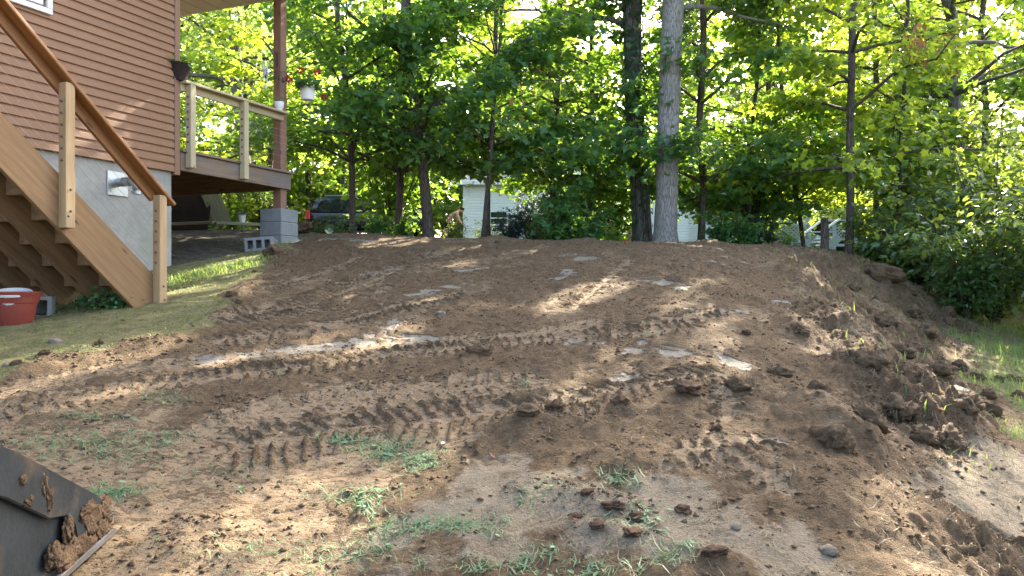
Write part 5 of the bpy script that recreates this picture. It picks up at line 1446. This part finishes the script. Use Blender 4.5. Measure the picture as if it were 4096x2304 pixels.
br = [.14, .14, .15, .055, .09, .085, .095, .065, .045, .04, .095, .065, .045, .04, .065, .048, .036, .034, .065, .048, .036, .034]
skin_body(bv, be, br, 'body', 'skin', per)
skin_body([(0, 0, hz_), (.05, 0, hz_ + .07), (-.01, -.10, hz_ - .08), (.03, -.11, .58), (-.01, .10, hz_ - .08), (-.06, .11, .58)], [(0, 1), (0, 2), (2, 3), (0, 4), (4, 5)], [.155, .15, .115, .095, .115, .095], 'shorts', 'shorts', per)
link('hair', lumpmesh('hair', .10, .095, .085, 3, 'hair', 2, 0.1), per, (.57, 0, hz_ + .50))

# ------------------------------------------------------------------ soil clods, stones and crumbs
def soilmat(name, a, b, c_):
    m, nt = newmat(name)
    v = objcoord(nt); n1 = noise(nt, v, 9, 6, .65); n2 = noise(nt, v, 45, 5, .65)
    f = mth(nt, 'ADD', mth(nt, 'MULTIPLY', n1, .5), mth(nt, 'MULTIPLY', n2, .5))
    finish(nt, ramp(nt, f, [(.32, a), (.5, b), (.68, c_)]), .95, f, .03, .9, .15)
    return m
M['clod'] = soilmat('clod_soil', (0.072, 0.046, 0.026), (0.130, 0.086, 0.048), (0.19, 0.132, 0.077))
M['red_clod'] = soilmat('reddish_clod_soil', (0.085, 0.048, 0.028), (0.140, 0.084, 0.050), (0.19, 0.125, 0.080))
def clodmesh(rx, ry, rz, seed, mat):
    bm = bmesh.new(); bmesh.ops.create_icosphere(bm, subdivisions=4, radius=1.0)
    V = np.array([v.co for v in bm.verts])
    a, b, c_ = V.T
    q = lambda f, s, o: (fbm(a * f + s, b * f + c_ * f * .83 + s * .3, o, seed) + fbm(c_ * f - s, a * f * .9 - b * f * .7, o, seed + 3)) - 1
    k = 1 + 0.75 * q(1.3, seed, 3) + 0.45 * q(4.0, seed + 1.3, 3) + 0.20 * q(11.0, seed + 2.1, 2)
    k -= 0.25 * np.clip(-q(2.6, seed + 5, 2), 0, 1)
    for v, s in zip(bm.verts, k):
        v.co = Vector((v.co.x * s * rx, v.co.y * s * ry, v.co.z * s * rz))
    return bm_mesh('soil_clod', bm, mat, True)
rgr = np.random.default_rng(99)
def rootmesh(n=46):
    d = rgr.normal(0, 1, (n, 3)); d[:, 2] = np.abs(d[:, 2]) * .7 - .1; d /= np.linalg.norm(d, axis=1)[:, None]
    nb = NB()
    for i in range(n):
        p0 = d[i] * np.array([.75, .65, .5]); t_ = np.cross(d[i], rgr.normal(0, 1, 3)); t_ /= np.linalg.norm(t_) + 1e-9
        L = rgr.uniform(.25, .6)
        nb.tube([p0, p0 + d[i] * .3 + t_ * L * .5, p0 + d[i] * .28 + t_ * L + np.array([0, 0, -.12])], [.014, .011, .006], 3)
    return nb.mesh('root_fibre', 'straw')
ROOTS = [rootmesh() for _ in range(3)]
CM = [clodmesh(1, .85, .65, 200 + k, 'clod') for k in range(6)]
RM = [clodmesh(1, .8, .55, 230 + k, 'red_clod') for k in range(3)]
def clod(u, v, r_, lab, k=0, group=None, mesh=None, sink=.42, zs=1.0):
    p = ground_at(u, v)
    o = link('soil_clod', (mesh or CM)[k % len(mesh or CM)], None, (p[0], p[1], float(gz(p[0], p[1])) + r_ * (.5 - sink) * zs), (0.2 * math.sin(u), 0.2 * math.cos(v), u * .37))
    o.scale = (r_, r_ * .9, r_ * zs)
    if r_ > .085 and mesh is None: link('root_fibre', ROOTS[k % 3], o)
    return tag(o, lab, 'clod', group)
clod(2222, 704, .25, 'big overhanging sod lump on the right rim of the mound', 0, sink=0.3, zs=.8)
clod(762, 588, .17, 'dark soil clump piled against the deck pier footing', 1, zs=1.1, sink=.1)
clod(690, 645, .15, 'dark soil clump left on the grass below the hollow block', 2)
clod(1205, 900, .075, 'single dark clod with dry grass in the middle of the mound', 3)
clod(1330, 1090, .08, 'flat mud flake beside the wheel prints', 4, zs=.5)
clod(1735, 1010, .10, 'reddish flat clod left of the right shoulder', 0, mesh=RM, zs=.7)
for i, (u, v, r_) in enumerate([(2065, 775, .12), (2100, 830, .14), (2165, 850, .16), (2240, 830, .13), (2300, 800, .15), (2330, 860, .16), (2380, 790, .12), (2255, 900, .15), (2300, 960, .14), (2340, 1030, .15), (2395, 1050, .14),
                               (2430, 1100, .15), (2460, 1060, .12), (2360, 960, .13), (2130, 930, .12), (2190, 980, .12), (2260, 1060, .12), (2170, 1100, .13), (2095, 1130, .11), (2010, 850, .09), (2330, 790, .14), (2290, 740, .10), (2210, 770, .11),
                               (2150, 730, .11), (2400, 985, .12), (2310, 1105, .12), (2380, 1120, .12), (1960, 940, .07), (1850, 1010, .07), (2060, 990, .08)]):
    clod(u, v, r_, 'rough brown sod clod on the steep right flank of the mound', i, 'clods on the right flank')
for i, (u, v, r_) in enumerate([(2390, 815, .13), (2440, 830, .12), (2415, 930, .12), (2500, 1035, .10), (2545, 955, .09), (2480, 1000, .11), (2510, 960, .08), (2450, 950, .10), (2560, 1000, .08), (2420, 1000, .12)]):
    clod(u, v, r_ * .85, 'loose brown clod lying on the grass right of the mound', i + 2, 'clods on the right lawn')
for i, (u, v, r_) in enumerate([(580, 755, .09), (600, 768, .08), (640, 690, .06), (110, 905, .06), (250, 872, .06), (480, 862, .05), (45, 930, .06), (1060, 650, .07), (1250, 610, .08), (1560, 1040, .08), (1400, 1060, .09), (1800, 1090, .06), (1880, 840, .07)]):
    clod(u, v, r_ * .62, 'dark soil clod on the torn-up surface of the mound', i, 'clods on the mound')
for i, (u, v, r_) in enumerate([(1480, 1265, .04), (1545, 1290, .055), (1600, 1312, .05), (1500, 1350, .045), (1590, 1365, .05), (1720, 1285, .04), (1800, 1430, .05), (1450, 1318, .03)]):
    clod(u, v, r_, 'reddish mud clod on the pale sand in the foreground', i, 'red clods in the foreground', RM, zs=.6)
STM = [lumpmesh('stone', 1, .75, .5, 260 + k, 'stone', 3, .42, 1.2) for k in range(3)]
for i, (u, v, r_, lab) in enumerate([(2405, 1038, .13, 'pale rock at the right foot of the mound'), (140, 862, .07, 'grey stone on the moss near the red pot'),
                                     (2085, 1392, .05, 'round pale stone at the bottom right'), (20, 930, .05, 'small pale stone at the left edge of the moss'), (470, 575, .09, 'flat stone slab under the deck'),
                                     (2440, 945, .06, 'grey stone among grass right of the mound'), (320, 1048, .035, 'small white stone on the bare soil at left'), (1110, 792, .07, 'grey stone sticking out of the mound centre'), (1850, 1330, .035, 'tiny stone beside the pale sand streak')]):
    p = ground_at(u, v)
    o = link('stone', STM[i % 3], None, (p[0], p[1], float(gz(p[0], p[1])) + r_ * .04), (0, 0, i * 1.1)); o.scale = (r_ * .8, r_ * .8, r_ * .8)
    tag(o, lab, 'stone')

def stuff_mesh(name, V, F, mat, **kw):
    return tag(link(name, mesh_np(name, V, F, mat)), kind='stuff')
# crumbs: thousands of small soil crumbs
IV = np.array([(1, 0, 0), (-1, 0, 0), (0, 1, 0), (0, -1, 0), (0, 0, 1), (0, 0, -1)], float)
IF = np.array([(0, 2, 4), (2, 1, 4), (1, 3, 4), (3, 0, 4), (2, 0, 5), (1, 2, 5), (3, 1, 5), (0, 3, 5)])
rg = np.random.default_rng(12)
N0 = 240000
y = 2.7 + 10.3 * rg.random(N0) ** 1.4; x = rg.uniform(-.75, .75, N0) * y
dens = gsample(loose, x, y) * (0.35 + 0.65 * gsample(rdm, x, y) + 0.6 * gsample(flank, x, y)) * (0.25 + 1.1 * sstep(fbm(x * 2.5, y * 2.5, 3, 55), .42, .62)) + 0.16 * gsample(mud, x, y) + 0.05 * gsample(sand, x, y)
k = rg.random(N0) < dens * 0.6 * (0.35 + 0.65 * sstep(y, 3.6, 5.5))
x, y = x[k], y[k]; n = len(x)
if n > 40000: x, y = x[:40000], y[:40000]; n = 40000
r_ = 0.0035 + 0.016 * rg.random(n) ** 4.5
z = gz(x, y)
J = 1 + rg.uniform(-.45, .45, (n, len(IV), 3))
an_ = rg.random(n) * 6.28
IVr = np.stack([IV[None, :, 0] * np.cos(an_)[:, None] - IV[None, :, 1] * np.sin(an_)[:, None], IV[None, :, 0] * np.sin(an_)[:, None] + IV[None, :, 1] * np.cos(an_)[:, None], np.repeat(IV[None, :, 2], n, 0)], -1)
sc_ = np.stack([np.ones(n), rg.uniform(.6, 1, n), rg.uniform(.45, .8, n)], 1)
V = np.stack([x, y, z + r_ * .2], 1)[:, None, :] + (IVr + (J - 1)) * (r_[:, None] * sc_)[:, None, :]
F = IF[None] + (np.arange(n) * len(IV))[:, None, None]
stuff_mesh('soil_crumbs', V.reshape(-1, 3), F.reshape(-1, 3), 'clod')

# ------------------------------------------------------------------ grass, clippings, roots, fallen leaves
def blades(x, y, h, w, lean, seed, z=None):
    rg = np.random.default_rng(seed); n = len(x)
    z = gz(x, y) if z is None else z
    a = rg.random(n) * 6.28; L = np.stack([np.cos(a), np.sin(a), 0 * a], 1); W_ = np.stack([-np.sin(a), np.cos(a), 0 * a], 1)
    P = np.stack([x, y, z - 0.01], 1)
    up = np.array([0, 0, 1.0])
    p1 = P + up * (h * .5)[:, None] + L * (h * lean * .25)[:, None]
    p2 = P + up * (h * (1 - lean * .25))[:, None] + L * (h * lean)[:, None]
    w = w[:, None]
    V = np.stack([P - W_ * w, P + W_ * w, p1 - W_ * w * .8, p1 + W_ * w * .8, p2], 1)
    F = np.array([(0, 1, 3), (0, 3, 2), (2, 3, 4)])[None] + (np.arange(n) * 5)[:, None, None]
    return V.reshape(-1, 3), F.reshape(-1, 3)
def flatblades(x, y, L, w, seed, lift=.012):
    """blades lying about on the ground"""
    rg = np.random.default_rng(seed); n = len(x)
    a = rg.random(n) * 6.28; D = np.stack([np.cos(a), np.sin(a)], 1); W_ = np.stack([-np.sin(a), np.cos(a)], 1)
    out = []
    bend = rg.normal(0, .25, n)
    for t, ww in ((-.5, .5), (0, 1.0), (.5, .15)):
        c = np.stack([x, y], 1) + D * (L * t)[:, None] + W_ * (bend * L * (t * t))[:, None]
        zz = gz(c[:, 0], c[:, 1]) + lift * (0.35 + rg.random(n)) + (0.008 * rg.random(n) if t else 0)
        for s in (-1, 1):
            q = c + W_ * (w * ww * s)[:, None]
            out.append(np.stack([q[:, 0], q[:, 1], zz], 1))
    V = np.stack(out, 1)
    F = np.array([(0, 1, 3, 2), (2, 3, 5, 4)])[None] + (np.arange(n) * 6)[:, None, None]
    return V.reshape(-1, 3), F.reshape(-1, 4)
rg = np.random.default_rng(31)
# lawn left: sparse moss lawn, lush strip by the foundation corner
N0 = 90000; y = rg.uniform(5, 13, N0); x = rg.uniform(-6, -1.5, N0)
pl = ground_at(520, 690); strip = np.exp(-(((x - pl[0]) * HD[1] - (y - pl[1]) * HD[0]) / 0.33) ** 2 - (((x - pl[0]) * HD[0] + (y - pl[1]) * HD[1]) / 1.5) ** 2)
dn = gsample(lawn, x, y) * (0.32 + 1.0 * strip + 0.4 * sstep(fbm(x * 3, y * 3, 3, 14), .52, .66)) * (1 - 0.8 * gsample(under, x, y))
k = rg.random(N0) < dn * .55; x, y, st_ = x[k], y[k], strip[k]; n = len(x)
V, F = blades(x, y, (0.015 + 0.07 * rg.random(n) ** 1.5) * (0.5 + 1.1 * st_), 0.0025 + .004 * rg.random(n) * (1 + st_), 0.3 + .7 * rg.random(n), 1)
tag(link('lawn_grass', mesh_np('lawn_grass', V, F, 'grass')), 'sunlit green grass between the staircase and the mound', 'grass', kind='stuff')
# right lawn
N0 = 90000; y = rg.uniform(4.2, 14, N0); x = rg.uniform(2.5, 10, N0)
dn = gsample(lawn, x, y) * (0.18 + 0.9 * sstep(fbm(x * 2.2, y * 2.2, 3, 24), .46, .64)) + 0.05 * gsample(flank, x, y)
k = rg.random(N0) < dn * .55; x, y = x[k], y[k]; n = len(x)
tall = rg.random(n) ** 5
V, F = blades(x, y, 0.03 + 0.08 * rg.random(n) + .12 * tall, 0.0025 + .004 * rg.random(n), 0.3 + .8 * rg.random(n), 2)
tag(link('lawn_grass', mesh_np('lawn_grass', V, F, 'grass')), 'thin grass on the lawn right of the mound', 'grass', kind='stuff')
# torn grass clippings in the foreground
cx, cy, cs_ = [], [], []
for u, v, ru, rv, n in [(990, 1135, 90, 30, 700), (1060, 1160, 50, 22, 450), (870, 1110, 60, 14, 260), (930, 1130, 80, 20, 260), (280, 1120, 130, 45, 900), (110, 1120, 100, 40, 500), (430, 1100, 60, 20, 200), (300, 1240, 70, 20, 420), (230, 1250, 40, 14, 200), (420, 1000, 60, 18, 220), (240, 1050, 90, 16, 260),
                         (900, 1250, 90, 22, 420), (1150, 1330, 110, 28, 700), (1000, 1340, 70, 30, 300), (930, 1290, 30, 16, 150), (1350, 1400, 60, 20, 160), (1620, 1330, 60, 50, 260), (1700, 1400, 60, 30, 300), (1350, 1260, 60, 20, 120), (710, 935, 25, 8, 60), (1190, 692, 30, 8, 120), (1320, 965, 25, 8, 60), (1640, 840, 30, 8, 40), 
                         (1560, 1220, 50, 22, 220), (2230, 930, 20, 24, 90), (1720, 730, 10, 6, 20), (700, 1400, 200, 40, 300), (1250, 1440, 150, 20, 300), (560, 1200, 200, 40, 220), (900, 1400, 120, 40, 300), (1500, 1440, 100, 20, 200)]:
    n = int(n * .42)
    uu = rg.normal(u, ru * .6, n); vv = np.clip(rg.normal(v, rv * .6, n), 560, 1449)
    c0 = ground_at(u, v); d0 = 1.0
    # spread on the ground about the measured centre
    e1 = ground_at(u + ru, v) - c0; e2 = ground_at(u, max(v - rv, 600)) - c0
    a1 = (uu - u) / ru; a2 = -(vv - v) / rv
    cx.append(c0[0] + e1[0] * a1 + e2[0] * a2); cy.append(c0[1] + e1[1] * a1 + e2[1] * a2)
cx = np.concatenate(cx); cy = np.concatenate(cy); n = len(cx)
V, F = flatblades(cx, cy, 0.02 + .08 * rg.random(n) ** 2, 0.0012 + .0026 * rg.random(n) ** 2, 3, .008)
tag(link('grass_clippings', mesh_np('grass_clippings', V, F, 'clipping')), 'torn green grass and leaves trampled into the foreground soil', 'grass', kind='stuff')
# broad torn weed leaves among them
k = rg.random(n) < .05; bx_, by_ = cx[k], cy[k]; nbx = len(bx_)
a = rg.random(nbx) * 6.28
V, T = leaves_np(np.stack([bx_, by_, gz(bx_, by_) + .015], 1), np.stack([np.cos(a), np.sin(a), .12 * rg.normal(0, 1, nbx)], 1), rg.normal(0, .25, (nbx, 3)) + np.array([0, 0, 1.]), rg.uniform(.018, .05, nbx), 'oval')
tag(link('torn_weeds', mesh_np('torn_weeds', V, T, 'clipping')), 'torn broad weed leaves lying among the clippings', 'leaves', kind='stuff')
# straw and roots over soil and sand
N0 = 40000; y = 2.7 + 9.5 * rg.random(N0) ** 1.5; x = rg.uniform(-.75, .8, N0) * y
dn = gsample(sand, x, y) * .9 * sstep(fbm(x * 3, y * 3, 3, 34), .40, .62) + .75 * gsample(flank, x, y) + .06 * gsample(loose, x, y) + .25 * gsample(rdm, x, y) * 0.3 + .9 * gsample(lawn, x, y)
k = rg.random(N0) < dn * .7; x, y = x[k], y[k]; n = len(x)
V, F = flatblades(x, y, 0.02 + .07 * rg.random(n) ** 2, 0.0010 + .0012 * rg.random(n), 5, .010)
tag(link('dry_straw', mesh_np('dry_straw', V, F, 'straw')), 'dry straw and root fibres scattered over soil and sand', 'straw', kind='stuff')
x = np.array([]); y = np.array([])
n = 170
y = 2.8 + 9 * rg.random(n) ** 1.6; x = rg.uniform(-.7, .75, n) * y
a = rg.random(n) * 6.28
V, T = leaves_np(np.stack([x, y, gz(x, y) + .012], 1), np.stack([np.cos(a), np.sin(a), .2 * rg.normal(0, 1, n)], 1), rg.normal(0, .35, (n, 3)) + np.array([0, 0, 1.]), rg.uniform(.025, .075, n), 'oak')
tag(link('fallen_leaves', mesh_np('fallen_leaves', V, T, 'dead_leaf')), 'small brown fallen leaves scattered over the ground', 'leaves', kind='stuff')
# hanging dead oak leaves, upper right, and some brown sprigs
for u, v, Y, n, lab in ((2300, 110, 13.6, 46, 'brown dead leaf spray hanging at the upper right'), (2385, 130, 14, 24, 'small brown leaf spray beside the upper right spray'), (1310, 240, 13.4, 9, 'brown leaf sprig left of the ivy oak')):
    c0 = at(u, v, Y); q = np.array([c0.x, c0.y, c0.z]) + rg.normal(0, 1, (n, 3)) * np.array([.12, .12, .22])
    V, T = leaves_np(q - np.array(c0), np.array([0, 0, -1.]) + rg.normal(0, .5, (n, 3)), rg.normal(0, 1, (n, 3)), rg.uniform(.08, .15, n), 'oak')
    t = thing('dead_leaf_spray', lab, 'leaf spray', c0, 0, 'dead leaf sprays')
    link('leaves', mesh_np('leaves', V, T, 'brown_leaf'), t)
    tube('twig', [(0, 0, .1), (.1, .3, .5), (.15, 1.0, .9)], [.006, .008, .012], 'brown_bark', t, 5)
